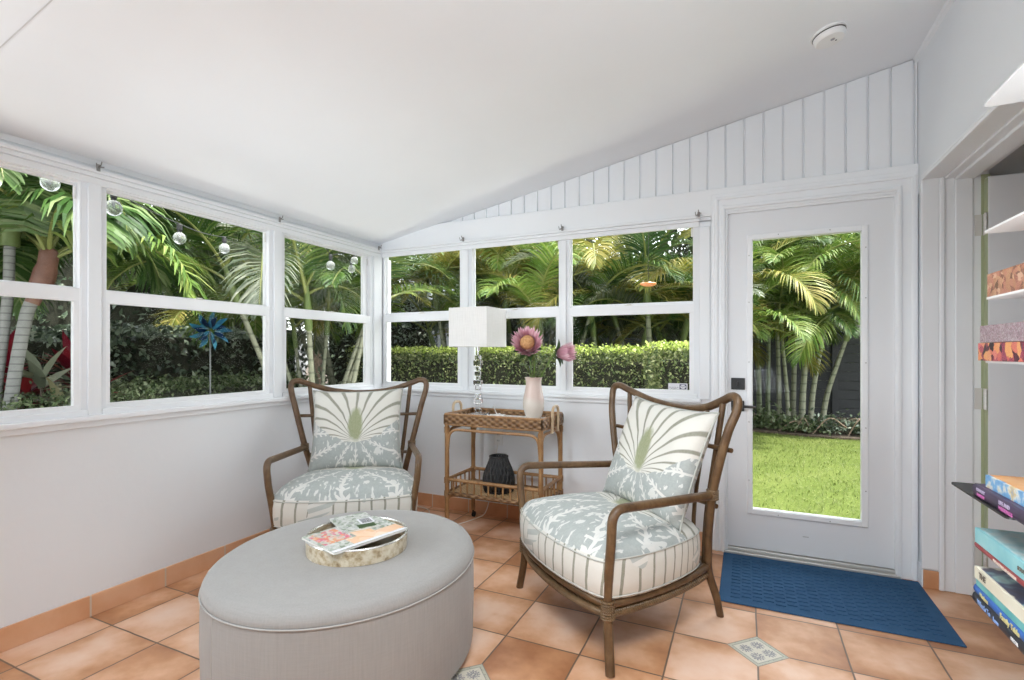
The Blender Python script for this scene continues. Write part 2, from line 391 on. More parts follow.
# ------------------------------------------------------------------ mesh building
class MB:
    def __init__(s): s.v, s.f, s.mi, s.cur = [], [], [], 0
    def add(s, vs, fs):
        b = len(s.v); s.v += [tuple(p) for p in vs]; s.f += [tuple(b + i for i in f) for f in fs]; s.mi += [s.cur] * len(fs); return s
    def box(s, x0, x1, y0, y1, z0, z1, c=0.0):
        x0, x1 = min(x0, x1), max(x0, x1); y0, y1 = min(y0, y1), max(y0, y1); z0, z1 = min(z0, z1), max(z0, z1)
        if c <= 0:
            vs = [(x, y, z) for z in (z0, z1) for y in (y0, y1) for x in (x0, x1)]
            return s.add(vs, [(0, 2, 3, 1), (4, 5, 7, 6), (0, 1, 5, 4), (2, 6, 7, 3), (0, 4, 6, 2), (1, 3, 7, 5)])
        bm = bmesh.new(); bmesh.ops.create_cube(bm, size=1)
        for v in bm.verts: v.co = ((x0 + x1) / 2 + v.co.x * (x1 - x0), (y0 + y1) / 2 + v.co.y * (y1 - y0), (z0 + z1) / 2 + v.co.z * (z1 - z0))
        c = min(c, .49 * min(x1 - x0, y1 - y0, z1 - z0))
        bmesh.ops.bevel(bm, geom=bm.edges[:], offset=c, segments=2, affect='EDGES', profile=.5)
        return s.bm(bm)
    def bm(s, bm, mat=None):
        bm.verts.index_update()
        vs = [(mat @ v.co if mat else v.co) for v in bm.verts]; fs = [[v.index for v in f.verts] for f in bm.faces]
        s.add(vs, fs); bm.free(); return s
    def prism(s, poly, z0, z1):
        n = len(poly)
        vs = [(x, y, z0) for x, y in poly] + [(x, y, z1) for x, y in poly]
        return s.add(vs, [tuple(range(n))[::-1], tuple(range(n, 2 * n))] + [(i, (i + 1) % n, n + (i + 1) % n, n + i) for i in range(n)])
    def tube(s, pts, r, n=10, closed=False, caps=True):
        pts = [Vector(p) for p in pts]; m = len(pts)
        rs = r if isinstance(r, (list, tuple)) else [r] * m
        vs, fs = [], []; prev = None
        for i, p in enumerate(pts):
            if closed: d = pts[(i + 1) % m] - pts[i - 1]
            else: d = pts[min(i + 1, m - 1)] - pts[max(i - 1, 0)]
            if d.length < 1e-9: d = Vector((0, 0, 1))
            d.normalize()
            if prev is None:
                a = d.orthogonal().normalized() if abs(d.z) > .95 else d.cross(Vector((0, 0, 1))).normalized()
            else:
                a = prev - d * prev.dot(d)
                a = a.normalized() if a.length > 1e-6 else d.orthogonal().normalized()
            prev = a; b = d.cross(a)
            for k in range(n):
                t = 2 * PI * k / n; vs.append(p + (a * math.cos(t) + b * math.sin(t)) * rs[i])
        for i in range(m if closed else m - 1):
            j = (i + 1) % m
            for k in range(n): fs.append((i * n + k, i * n + (k + 1) % n, j * n + (k + 1) % n, j * n + k))
        if caps and not closed:
            fs.append(tuple(range(n))[::-1]); fs.append(tuple((m - 1) * n + k for k in range(n)))
        return s.add(vs, fs)
    def lathe(s, prof, n=32, c=(0, 0, 0), sx=1, sy=1):
        vs, fs = [], []; m = len(prof)
        for r, z in prof:
            for k in range(n):
                t = 2 * PI * k / n; vs.append((c[0] + r * sx * math.cos(t), c[1] + r * sy * math.sin(t), c[2] + z))
        for i in range(m - 1):
            for k in range(n): fs.append((i * n + k, i * n + (k + 1) % n, (i + 1) * n + (k + 1) % n, (i + 1) * n + k))
        if prof[0][0] > 1e-6: fs.append(tuple(range(n))[::-1])
        if prof[-1][0] > 1e-6: fs.append(tuple((m - 1) * n + k for k in range(n)))
        return s.add(vs, fs)
    def ball(s, c, rx, ry=None, rz=None, seg=16, rings=10):
        ry = ry or rx; rz = rz or rx
        return s.lathe([(max(1e-4, math.sin(PI * i / rings)), -math.cos(PI * i / rings) * rz) for i in range(rings + 1)], seg, c, rx, ry)
    def build(s, name, mat, parent=None, smooth=True, angle=40, loc=None):
        me = bpy.data.meshes.new(name); me.from_pydata(s.v, [], s.f)
        mats = mat if isinstance(mat, (list, tuple)) else [mat]
        for m in mats: me.materials.append(m)
        if len(mats) > 1: me.polygons.foreach_set('material_index', s.mi)
        if smooth:
            me.polygons.foreach_set('use_smooth', [True] * len(me.polygons))
            me.set_sharp_from_angle(angle=R(angle))
        me.update()
        o = bpy.data.objects.new(name, me); COL.objects.link(o)
        if parent: o.parent = parent
        if loc: o.location = loc
        return o

def np_mesh(name, verts, faces_quads, mats, mi=None, parent=None, smooth=False):
    me = bpy.data.meshes.new(name)
    me.vertices.add(len(verts)); me.vertices.foreach_set('co', np.asarray(verts, dtype=np.float32).ravel())
    nf = len(faces_quads); k = faces_quads.shape[1]
    me.loops.add(nf * k); me.loops.foreach_set('vertex_index', faces_quads.astype(np.int32).ravel())
    me.polygons.add(nf); me.polygons.foreach_set('loop_start', np.arange(0, nf * k, k, dtype=np.int32))
    for m in (mats if isinstance(mats, (list, tuple)) else [mats]): me.materials.append(m)
    if mi is not None: me.polygons.foreach_set('material_index', mi.astype(np.int32))
    me.update(calc_edges=True); me.validate()
    o = bpy.data.objects.new(name, me); COL.objects.link(o)
    if parent: o.parent = parent
    return o

def smooth_path(ctrl, per=8, closed=False):
    """Catmull-Rom through control points"""
    P = [Vector(p) for p in ctrl]; n = len(P); out = []
    rng = range(n) if closed else range(n - 1)
    for i in rng:
        p0 = P[(i - 1) % n] if closed or i > 0 else P[0] * 2 - P[1]
        p1 = P[i]; p2 = P[(i + 1) % n]
        p3 = P[(i + 2) % n] if closed or i + 2 < n else P[-1] * 2 - P[-2]
        for k in range(per):
            t = k / per
            out.append(.5 * ((2 * p1) + (p2 - p0) * t + (2 * p0 - 5 * p1 + 4 * p2 - p3) * t * t + (3 * p1 - p0 - 3 * p2 + p3) * t ** 3))
    if not closed: out.append(P[-1])
    return out
def fillet(ctrl, rad, per=7):
    """polyline with rounded corners"""
    P = [Vector(p) for p in ctrl]; out = [P[0]]
    rads = rad if isinstance(rad, (list, tuple)) else [rad] * len(P)
    for i in range(1, len(P) - 1):
        a = P[i - 1] - P[i]; b = P[i + 1] - P[i]
        r = min(rads[i], a.length * .48, b.length * .48)
        A = P[i] + a.normalized() * r; B = P[i] + b.normalized() * r
        for k in range(per + 1):
            t = k / per; out.append(A * (1 - t) ** 2 + P[i] * 2 * t * (1 - t) + B * t * t)
    out.append(P[-1]); return out

def tag(o, label=None, cat=None, group=None, kind=None):
    if label: o['label'] = label
    if cat: o['category'] = cat
    if group: o['group'] = group
    if kind: o['kind'] = kind
    return o
def empty(name, loc=(0, 0, 0), rz=0.0, label=None, cat=None, group=None, kind=None):
    o = bpy.data.objects.new(name, None); COL.objects.link(o); o.location = loc; o.rotation_euler = (0, 0, rz)
    o.empty_display_size = .05
    return tag(o, label, cat, group, kind)
def struct(o, label, cat='room'): return tag(o, label, cat, None, 'structure')
def copy_tree(o, parent=None):
    c = o.copy(); COL.objects.link(c)
    if parent is not None: c.parent = parent
    for ch in [x for x in bpy.data.objects if x.parent is o]: copy_tree(ch, c)
    return c
def text_mesh(name, body, size, mat, parent, loc, rot, extrude=.0004, align='CENTER', bold=False, sx=1.0):
    cu = bpy.data.curves.new(name, 'FONT'); cu.body = body; cu.size = size; cu.extrude = extrude; cu.align_x = align; cu.align_y = 'CENTER'
    if bold: cu.offset = size * .02
    tmp = bpy.data.objects.new(name + '_tmp', cu); COL.objects.link(tmp)
    dg = bpy.context.evaluated_depsgraph_get(); me = bpy.data.meshes.new_from_object(tmp.evaluated_get(dg))
    bpy.data.objects.remove(tmp); bpy.data.curves.remove(cu)
    me.name = name; me.materials.clear(); me.materials.append(mat)
    o = bpy.data.objects.new(name, me); COL.objects.link(o); o.parent = parent; o.location = loc; o.rotation_euler = rot; o.scale = (sx, 1, 1)
    return o

# ------------------------------------------------------------------ camera
cam = bpy.data.cameras.new('camera'); co = bpy.data.objects.new('camera', cam); COL.objects.link(co); scene.camera = co
cam.sensor_width = 36; cam.lens = 505.7 / 1024 * 36; cam.shift_y = 12.07 / 1024
co.location = (0, 0, 1.22); co.rotation_euler = (R(90), 0, R(24.772)); cam.clip_start = .02; cam.clip_end = 300

# ------------------------------------------------------------------ room shell
XL, YB, XR, YF = -2.75, 3.37, .84, -2.6
CZ0, CM = 2.115, .1905
def cz(x): return CZ0 + CM * (x - XL)
GZ = -.12                                   # garden level

m = MB(); m.box(XL - .12, 4.0, YF - .12, YB + .12, -.10, 0); struct(m.build('floor', M['floor']), 'terracotta square tile floor with patterned inserts', 'floor')
# ceiling slab
m = MB(); xa, xb = XL - .10, 1.1; ya, yb = YF - .5, YB + .10
m.add([(xa, ya, cz(xa)), (xb, ya, cz(xb)), (xb, yb, cz(xb)), (xa, yb, cz(xa)), (xa, ya, cz(xa) + .16), (xb, ya, cz(xb) + .16), (xb, yb, cz(xb) + .16), (xa, yb, cz(xa) + .16)],
      [(0, 3, 2, 1), (4, 5, 6, 7), (0, 1, 5, 4), (1, 2, 6, 5), (2, 3, 7, 6), (3, 0, 4, 7)])
ceil = struct(m.build('ceiling', M['ceil']), 'white sloping plaster ceiling', 'ceiling')
m = MB()
y0 = .80
m.add([(XL, y0 - .002, cz(XL) - .0015), (XR, y0 - .002, cz(XR) - .0015), (XR, y0 + .002, cz(XR) - .0015), (XL, y0 + .002, cz(XL) - .0015)], [(0, 3, 2, 1)])
m.build('panel_joint', M['seam'], ceil, False)

SB, ST = .905, 1.99                          # sill underside, window head
# left wall : dado, header, posts
LEFT_WINS = [(-1.60, -.72), (-.61, .27), (.375, 1.271), (1.368, 2.277), (2.389, 3.236)]
m = MB()
m.box(XL - .12, XL, YF, YB + .12, GZ - .05, SB)
m.box(XL - .06, XL, YF, YB + .06, ST + .01, cz(XL) + .05)
ys = [YF] + [v for w in LEFT_WINS for v in w] + [YB + .12]
for a, b in zip(ys[0::2], ys[1::2]): m.box(XL - .06, XL, a, b, SB, ST + .01)
struct(m.build('wall_left', M['wall'], None, False), 'white plastered half wall below the left windows', 'wall')
# back wall
BACK_WINS = [(-2.728, -1.993), (-1.896, -1.188), (-1.117, -.294)]
DX0, DX1, DZ1 = -.098, .737, 2.075
m = MB()
m.box(XL, DX0 - .01, YB, YB + .12, GZ - .05, SB)
xs = [XL] + [v for w in BACK_WINS for v in w] + [DX0 - .01]
for a, b in zip(xs[0::2], xs[1::2]): m.box(a, b, YB, YB + .06, SB, 2.04)
m.box(XL, DX0 - .01, YB, YB + .06, 2.035, 2.12); m.box(DX0 - .01, DX1 + .01, YB, YB + .12, DZ1 + .01, 2.14); m.box(DX1 + .01, XR + .1, YB, YB + .12, GZ - .05, 2.14)
m.box(DX0 - .01, DX1 + .01, YB + .02, YB + .12, GZ - .05, .0)
def slope_box(m, x0, x1, y0, y1, z0):
    m.add([(x0, y0, z0), (x1, y0, z0), (x1, y1, z0), (x0, y1, z0), (x0, y0, cz(x0) + .03), (x1, y0, cz(x1) + .03), (x1, y1, cz(x1) + .03), (x0, y1, cz(x0) + .03)],
          [(0, 3, 2, 1), (4, 5, 6, 7), (0, 1, 5, 4), (1, 2, 6, 5), (2, 3, 7, 6), (3, 0, 4, 7)])
slope_box(m, XL - .06, XR + .1, YB + .012, YB + .06, 2.1)
wall_back = struct(m.build('wall_back', M['wall'], None, False), 'white back wall with vertical beadboard above the windows', 'wall')
m = MB(); gx = .719 - .1035 * 34             # beadboard planks with open V grooves
while gx < XR + .02:
    a, b = gx + .0035, gx + .1000
    a2, b2 = max(a, XL), min(b, XR)
    if b2 - a2 > .01 and cz(b2) > 2.20:
        z0 = 2.15; y = YB; 
        m.add([(a2, y + .012, z0), (b2, y + .012, z0), (a2, y + .012, cz(a2) - .004), (b2, y + .012, cz(b2) - .004),
               (a2 + .003, y, z0), (b2 - .003, y, z0), (a2 + .003, y, cz(a2) - .004), (b2 - .003, y, cz(b2) - .004)],
              [(4, 5, 7, 6), (0, 4, 6, 2), (5, 1, 3, 7), (6, 7, 3, 2)])
    gx += .1035
m.build('beadboard', M['wall'], wall_back, False)
# header board under the beadboard
m = MB(); m.box(XL, XR, YB - .018, YB, 2.062, 2.226, .004); struct(m.build('trim_1', M['trim'], None, False), 'flat white board above the back windows', 'trim')
def stepped(name, axis, a0, a1, label):
    m = MB()
    for z0, z1, d in ((2.047, 2.064, .038), (2.028, 2.047, .026), (1.998, 2.028, .014)):
        if axis == 'L': m.box(XL, XL + d, a0, a1, z0, z1, .003)
        else: m.box(a0, a1, YB - d, YB, z0 + .006, z1 + .006, .003)
    return struct(m.build(name, M['trim'], None, False), label, 'trim')
stepped('trim_2', 'L', YF, YB - .01, 'stepped white head moulding over the left windows')
stepped('trim_3', 'B', XL + .01, -.262, 'stepped white head moulding over the back windows')
m = MB(); m.box(XL, XL + .006, YF, YB, cz(XL) - .030, cz(XL) - .024, .002); struct(m.build('trim_4', M['trim'], None, False), 'thin white bead just under the ceiling on the left wall', 'trim')
# sills
m = MB(); m.box(XL - .03, XL + .042, YF, YB, SB - .002, SB + .024, .006); m.box(XL, XL + .018, YF, YB, SB - .03, SB - .002, .004)
struct(m.build('trim_5', M['trim'], None, False), 'white sill ledge under the left windows', 'sill')
m = MB(); m.box(XL + .04, -.25, YB - .042, YB + .03, SB - .002, SB + .024, .006); m.box(XL + .02, -.262, YB - .018, YB, SB - .03, SB - .002, .004)
struct(m.build('trim_6', M['trim'], None, False), 'white sill ledge under the back windows', 'sill')
# baseboards
m = MB(); m.box(XL, XL + .012, YF, YB, 0, .097, .002); struct(m.build('baseboard_left', M['base_left'], None, False), 'terracotta tile skirting along the left wall', 'baseboard')
m = MB(); m.box(XL + .012, DX0 - .09, YB - .012, YB, 0, .097, .002); struct(m.build('baseboard_back', M['base_back'], None, False), 'terracotta tile skirting along the back wall', 'baseboard')

# ---- windows
def window(n, axis, a0, a1, label, sticker=False):
    """axis L: u along Y, depth outwards -X ; axis B: u along X, depth outwards +Y"""
    root = empty('window_%d' % n, (XL, a0, 0) if axis == 'L' else (a0, YB, 0), 0, label, 'window', None, 'structure')
    W = a1 - a0
    def bx(m, u0, u1, d0, d1, z0, z1, c=.003):
        if axis == 'L': m.box(-d1, -d0, u0, u1, z0, z1, c)
        else: m.box(u0, u1, d0, d1, z0, z1, c)
    zb, zt = SB + .024, ST + .012
    zm = 1.484 if axis == 'L' else 1.502
    zt = 2.005 if axis == 'L' else 2.036
    es = .062 if (axis == 'L' and a1 > 3) else .009          # right upper stile
    f = MB()
    for u0, u1 in ((0, .005), (W - .005, W)): bx(f, u0, u1, .002, .058, zb, zt, .001)
    bx(f, .001, W - .001, .003, .057, zt - .012, zt - .001); bx(f, -.02, W + .02, -.012, .0585, zb - .006, zb + .026)
    f.build('window_frame', M['sash'], root, False)
    s = MB()                                 # upper sash, outer track
    for u0, u1 in ((.001, .010), (W - es, W - .001)): bx(s, u0, u1, .031, .052, zm, zt - .010)
    bx(s, .0015, W - .0015, .0305, .0525, zt - .021, zt - .008); bx(s, .0015, W - .0015, .0305, .0525, zm - .021, zm + (.034 if axis == 'L' else .043))
    s.build('upper_sash', M['sash'], root, False)
    g = MB(); bx(g, .005, W - .005, .040, .043, zm, zt - .012, 0); g.build('upper_pane', M['glass'], root, False)
    s = MB()                                 # lower sash, inner track
    for u0, u1 in ((.002, .021), (W - (.062 if es > .03 else .028), W - .002)): bx(s, u0, u1, .004, .028, zb + .022, zm + .02)
    bx(s, .002, W - .002, .003, .029, zm - .034, zm + .027, .004); bx(s, .0025, W - .0025, .0025, .0295, zb + .0235, .978)
    ls = s.build('lower_sash', M['sash'], root, False)
    g = MB(); bx(g, .012, W - .012, .0155, .0185, .965, zm - .02, 0); g.build('lower_pane', M['glass'], root, False)
    k = MB(); c = W / 2
    bx(k, c - .026, c + .026, .006, .026, zm + .027, zm + .031, .001); bx(k, c - .010, c + .018, .002, .020, zm + .030, zm + .037, .002)
    k.build('sash_lock', M['hinge'], root, False)
    k = MB(); bx(k, W - .020, W - .008, .022, .030, zt - .085, zt - .030, .002); k.build('balance_cap', M['plastic'], root, False)
    if sticker: return root
    return root
LBL = {2: 'left window nearest the camera with the twin-trunk palm outside', 3: 'wide middle window of the left wall with blue spinner outside', 4: 'left wall window next to the corner'}
wn = 0
for i, (a, b) in enumerate(LEFT_WINS):
    if i < 2: continue
    wn += 1; window(wn, 'L', a, b, LBL[i])
for i, (a, b) in enumerate(BACK_WINS):
    wn += 1; W6 = window(wn, 'B', a, b, ('back window beside the corner behind the lamp', 'middle back window behind the flowers', 'back window nearest the glass door')[i])
# corner posts bright trims
m = MB(); m.box(XL, XL + .012, 3.262, YB, SB + .024, 2.0, .003); m.box(XL, XL + .012, YB - .012, YB, SB + .024, 2.0, .003)
struct(m.build('trim_7', M['trim'], None, False), 'white corner post between left and back windows', 'trim')
m = MB()
for a, b in ((1.293, 1.347), (2.302, 2.364)): m.box(XL, XL + .012, a, b, SB + .02, 2.0, .003)
for a, b in ((-1.97, -1.92), (-1.170, -1.135), (-.262, -.20)): m.box(a, b, YB - .012, YB, SB + .02, 2.0, .003)
struct(m.build('trim_8', M['trim'], None, False), 'white cover strips on the window posts', 'trim')

# alarm sticker on the last back window
st = empty('alarm_sticker', (-.452, YB + .0148, .980), 0, 'small white alarm company sticker at lower right of the back window', 'sticker')
m = MB(); m.box(0, .118, -.0008, 0, 0, .040); m.build('label_paper', M['stick_w'], st, False)
m = MB(); m.box(.070, .112, -.0014, -.0008, .003, .034); m.build('logo_panel', M['stick_b'], st, False)
m = MB(); m.add([(.091 + .0175 * math.cos(PI / 8 + k * PI / 4), -.0018, .0185 + .0135 * math.sin(PI / 8 + k * PI / 4)) for k in range(8)], [tuple(range(8))])
m.build('octagon', M['stick_w'], st, False)
text_mesh('logo_letters', 'ADT', .013, M['stick_b'], st, (.091, -.0021, .0185), (R(90), 0, 0), 0, bold=True)
text_mesh('warning_text', 'PROTECTED BY', .0085, M['stick_g'], st, (.035, -.0012, .013), (R(90), 0, 0), 0, bold=True)
text_mesh('warning_text', 'SECURITY', .0085, M['stick_g'], st, (.035, -.0012, .005), (R(90), 0, 0), 0, bold=True)

# ---- glass door
dr = empty('door_1', (DX0, YB, 0), 0, 'white garden door with one tall glass pane', 'door', None, 'structure')
DW = DX1 - DX0
m = MB(); gx0, gx1, gz0, gz1 = .036 - DX0, .589 - DX0, .276, 1.897
for b in ((0, gx0, .04, DZ1), (gx1, DW, .04, DZ1), (gx0, gx1, .04, gz0), (gx0, gx1, gz1, DZ1)): m.box(b[0], b[1], 0, .045, b[2], b[3])
m.build('door_slab', M['door'], dr, False)
m = MB(); t_ = .028
for a, b, c, d in ((gx0 - t_, gx0 + .004, gz0 - t_, gz1 + t_), (gx1 - .004, gx1 + t_, gz0 - t_, gz1 + t_), (gx0 + .0005, gx1 - .0005, gz0 - t_, gz0 + .004), (gx0 + .0005, gx1 - .0005, gz1 - .004, gz1 + t_)): m.box(a, b, -.012 - .0005 * (d - c < .1), .0, c, d, .005)
lf = m.build('glazing_frame', M['sash'], dr, False)
m = MB()
for z in (.45, .80, 1.16, 1.52, 1.80):
    for x in (gx0 - .016, gx1 + .016): m.ball((x, -.0125, z), .0032, .002, .0032, 8, 4)
for x in (gx0 + .14, gx0 + .4):
    for z in (gz0 - .016, gz1 + .016): m.ball((x, -.0125, z), .0032, .002, .0032, 8, 4)
m.build('screw_heads', M['steel'], lf)
m = MB(); m.box(gx0 - .003, gx1 + .003, .018, .024, gz0 - .003, gz1 + .003); m.build('door_pane', M['glass'], dr, False)
m = MB(); m.box(.019, .096, -.012, 0, .992, 1.063, .003); db = m.build('deadbolt', M['black'], dr, False)
m = MB(); m.box(.052, .063, -.030, -.012, 1.012, 1.044, .004); m.build('thumb_turn', M['black'], db)
m = MB(); m.box(.019, .092, -.010, 0, .862, .926, .003); hr = m.build('lever_rose', M['black'], dr, False)
m = MB(); m.tube([(.058, -.008, .894), (.058, -.048, .894)], .010); m.tube(fillet([(.055, -.046, .894), (.075, -.048, .894), (.155, -.044, .893)], .01), [.009] * 9 + [.0065], 8)
m.build('lever_handle', M['black'], hr)
m = MB(); m.box(.40, .43, -.002, 0, .148, .152); m.build('scuff_mark', M['groove'], dr, False)
# threshold and casing
m = MB(); m.box(DX0 - .02, DX1 + .02, YB - .040, YB + .10, 0, .018, .004); m.box(DX0 - .02, DX1 + .02, YB - .018, YB + .10, .018, .036, .004)
struct(m.build('trim_9', M['alu'], None, False), 'metal threshold below the glass door', 'threshold')
m = MB()
m.box(-.192, DX0, YB - .022, YB, 0, 2.19, .004); m.box(-.132, -.110, YB - .034, YB, 0, 2.115, .006)
m.box(-.172, -.150, YB - .030, YB, 0, 2.165, .006)
m.box(DX1, XR - .005, YB - .022, YB, 0, 2.19, .004); m.box(DX1 + .004, DX1 + .026, YB - .034, YB, 0, 2.115, .006); m.box(XR - .034, XR - .012, YB - .030, YB, 0, 2.165, .006)
m.box(-.192, XR - .005, YB - .023, YB, DZ1, 2.19, .004); m.box(-.131, DX1 + .025, YB - .0345, YB, DZ1 + .015, DZ1 + .037, .006); m.box(-.171, XR - .013, YB - .0306, YB, 2.149, 2.169, .006)
struct(m.build('trim_10', M['trim'], None, False), 'moulded white casing around the glass door', 'casing')

# ---- right wall with the deep house doorway
OY0, OY1, OZ = 1.90, 3.275, 2.125
WT = .26
m = MB()
m.box(XR, XR + WT, OY1, YB + .12, GZ, OZ); m.box(XR, XR + WT, YF - .12, OY0, GZ, OZ); m.box(XR, XR + WT, YF - .12, YB + .12, OZ, cz(XR) + .12)
struct(m.build('wall_right', M['wall'], None, False), 'white right wall above and beside the deep doorway', 'wall')
m = MB()
def reveal(y, sgn):
    for x0, x1, d in ((XR - .012, XR + .082, .012), (XR + .082, XR + .122, .004), (XR + .122, XR + .205, .009)):
        m.box(x0, x1, y, y - sgn * d, .0, OZ, .003)
m.box(XR - .012, XR + .060, OY1, OY1 - .012, .100, OZ, .004); m.box(XR - .009, XR, OY1, YB - .024, 0, .115, .003); m.box(XR + .060, XR + .084, OY1, OY1 - .016, 0, OZ, .006)
m.box(XR + .084, XR + .124, OY1, OY1 - .005, 0, OZ, .002); m.box(XR + .124, XR + .196, OY1, OY1 - .013, 0, OZ, .005); m.box(XR + .196, XR + .228, OY1, OY1 - .004, 0, OZ - .03, .002)
m.box(XR - .012, XR + .205, OY0, OY0 + .012, 0, OZ, .004)
m.box(XR - .012, XR + .084, OY0, OY1, OZ - .014, OZ, .004); m.box(XR + .084, XR + .124, OY0, OY1, OZ - .022, OZ, .003); m.box(XR + .124, XR + .205, OY0, OY1, OZ - .034, OZ, .004)
m.box(XR - .014, XR, OY0 - .08, OY1 - .002, OZ - .002, OZ + .012, .003)
struct(m.build('trim_11', M['trim'], None, False), 'stepped white jamb lining of the deep right doorway', 'jamb')
m = MB(); m.box(XR + .228, XR + WT + .002, OY1, OY1 - .005, .0, OZ - .02)
struct(m.build('trim_12', M['green_jamb'], None, False), 'sage green strip of door jamb behind the hinges', 'jamb')
m = MB(); m.box(XR - .004, XR + .060, OY1 - .010, OY1, 0, .094, .003)
struct(m.build('baseboard_right', M['base_back'], None, False), 'short terracotta skirting tile at the doorway jamb', 'baseboard')
m = MB(); xx = XR - .018; m.add([(XR - .022, YF, cz(XR) - .004), (XR, YF, cz(XR)), (XR, YB, cz(XR)), (XR - .022, YB, cz(XR) - .004), (XR, YF, cz(XR) - .026), (XR, YB, cz(XR) - .026), (XR - .016, YF, cz(XR) - .02), (XR - .016, YB, cz(XR) - .02)],
                                [(0, 6, 7, 3), (6, 4, 5, 7), (0, 3, 2, 1)])
struct(m.build('trim_13', M['trim'], None, False), 'small white bead where ceiling meets right wall', 'trim')
# open white house door
d2 = empty('door_2', (1.079, OY1 - .010, 0), 0, 'white panel door standing open behind the book tower', 'door', None, 'structure')
m = MB(); m.box(0, .80, -.042, 0, .015, OZ - .045, .003)
m.build('door_leaf', M['door'], d2, False)
m = MB()
for z0, z1 in ((.20, .83), (1.02, 1.98)):
    for a, b, c, d in ((.1625, .6375, z0, z0 + .02), (.1625, .6375, z1 - .02, z1), (.145, .165, z0 - .001, z1 + .001), (.635, .655, z0 - .001, z1 + .001)): m.box(a, b, -.048 - .0006 * (d - c > .1), -.042, c, d, .003)
m.build('panel_moulding', M['door'], d2, False)
m = MB(); m.box(-.002, 0, -.040, 0, .02, OZ - .05); m.build('hinge_edge', M['green_jamb'], d2, False)
for z in (1.80, .935, .155):
    h = MB(); h.box(-.038, -.010, .0005, .0045, z, z + .105, .001); h.box(-.006, -.002, -.042, .003, z, z + .105, .001)
    for k in range(5): h.tube([(-.010, -.043, z + .021 * k + .001), (-.010, -.043, z + .021 * k + .019)], .006, 8)
    h.build('hinge', M['hinge'], d2, False)
# house room beyond the doorway
m = MB(); m.box(3.9, 4.0, YF, YB + .12, 0, 2.5); m.box(XR + WT, 4.0, YB - .02, YB + .1, 0, 2.5); m.box(XR + WT, 4.0, .6, .7, 0, 2.5); m.box(XR + WT, 4.0, .6, YB + .1, 2.4, 2.5)
struct(m.build('wall_house', M['room'], None, False), 'pale walls of the house room beyond the doorway', 'wall')
# front wall behind the viewpoint
m = MB(); m.box(XL - .06, XR + .1, YF - .12, YF, GZ, 2.85)
struct(m.build('wall_front', M['wall'], None, False), 'plain white wall behind the viewpoint', 'wall')

# ---- hooks, detector, outlet
def hook(loc, axis, label):
    o = empty('wall_hook', loc, 0 if axis == 'B' else R(90), label, 'hook', 'small hooks along the window heads')
    m = MB(); m.box(-.008, .008, -.004, .0, -.016, .016, .002); m.build('plate', M['steel'], o, False)
    m = MB(); m.tube(fillet([(0, -.003, .006), (0, -.022, .006), (0, -.030, .022)], .008), .0028, 6); m.tube(fillet([(-.001, -.003, -.006), (-.016, -.020, -.010), (-.019, -.026, .012)], .006), .0024, 6)
    m.tube([(-.012, -.014, -.002), (.016, -.016, .004)], .0028, 6); m.build('prong', M['steel'], o)
hook((XL + .040, 1.318, 2.07), 'L', 'small metal hook above the left post between first and second left windows')
hook((XL + .040, 2.318, 2.068), 'L', 'small metal hook above the post between middle and corner left windows')
hook((XL + .042, 3.28, 2.066), 'L', 'small metal hook in the corner above the corner post')
hook((-1.943, YB - .040, 2.075), 'B', 'small metal hook above the back post behind the lamp')
hook((-1.151, YB - .040, 2.076), 'B', 'small metal hook above the back post behind the flowers')
hook((-.262, YB - .040, 2.072), 'B', 'small metal hook at the door end of the back window head')

sd = empty('smoke_detector', (.350, 2.752, cz(.350)), 0, 'round white smoke detector on the sloping ceiling', 'smoke detector'); sd.rotation_euler = (0, -math.atan(CM), 0)
m = MB(); m.lathe([(.0, -.012), (.073, -.012), (.073, .0)][::-1] + [], 36); m.build('mounting_plate', M['plastic'], sd)
m = MB(); m.lathe([(.066, -.012), (.067, -.018), (.0645, -.034), (.058, -.041), (.030, -.043), (.0001, -.043)], 36); m.build('cover', M['plastic'], sd)
m = MB(); m.lathe([(.0685, -.0125), (.0690, -.015), (.0670, -.0165)], 36); m.build('shadow_gap', M['slot'], sd)
m = MB(); m.lathe([(.009, -.0428), (.009, -.045), (.0001, -.045)], 12, (.008, -.012, 0)); m.build('test_button', M['stick_g'], sd)
m = MB(); m.lathe([(.004, -.0428), (.004, -.0445), (.0001, -.0445)], 8, (.024, .008, 0)); m.build('indicator', M['slot'], sd)

ol = empty('wall_outlet', (-1.665, YB, .585), 0, 'white double wall outlet behind the rattan cart', 'outlet')
m = MB(); m.box(-.036, .036, -.006, 0, -.058, .058, .003); m.build('cover_plate', M['plastic'], ol, False)
for z in (-.022, .022):
    m = MB(); m.box(-.016, .016, -.008, -.006, z - .015, z + .015, .003); s_ = m.build('socket', M['plastic'], ol, False)
    m = MB(); m.box(-.008, -.005, -.0085, -.007, z - .006, z + .007); m.box(.005, .008, -.0085, -.007, z - .006, z + .007); m.build('slot', M['slot'], s_, False)
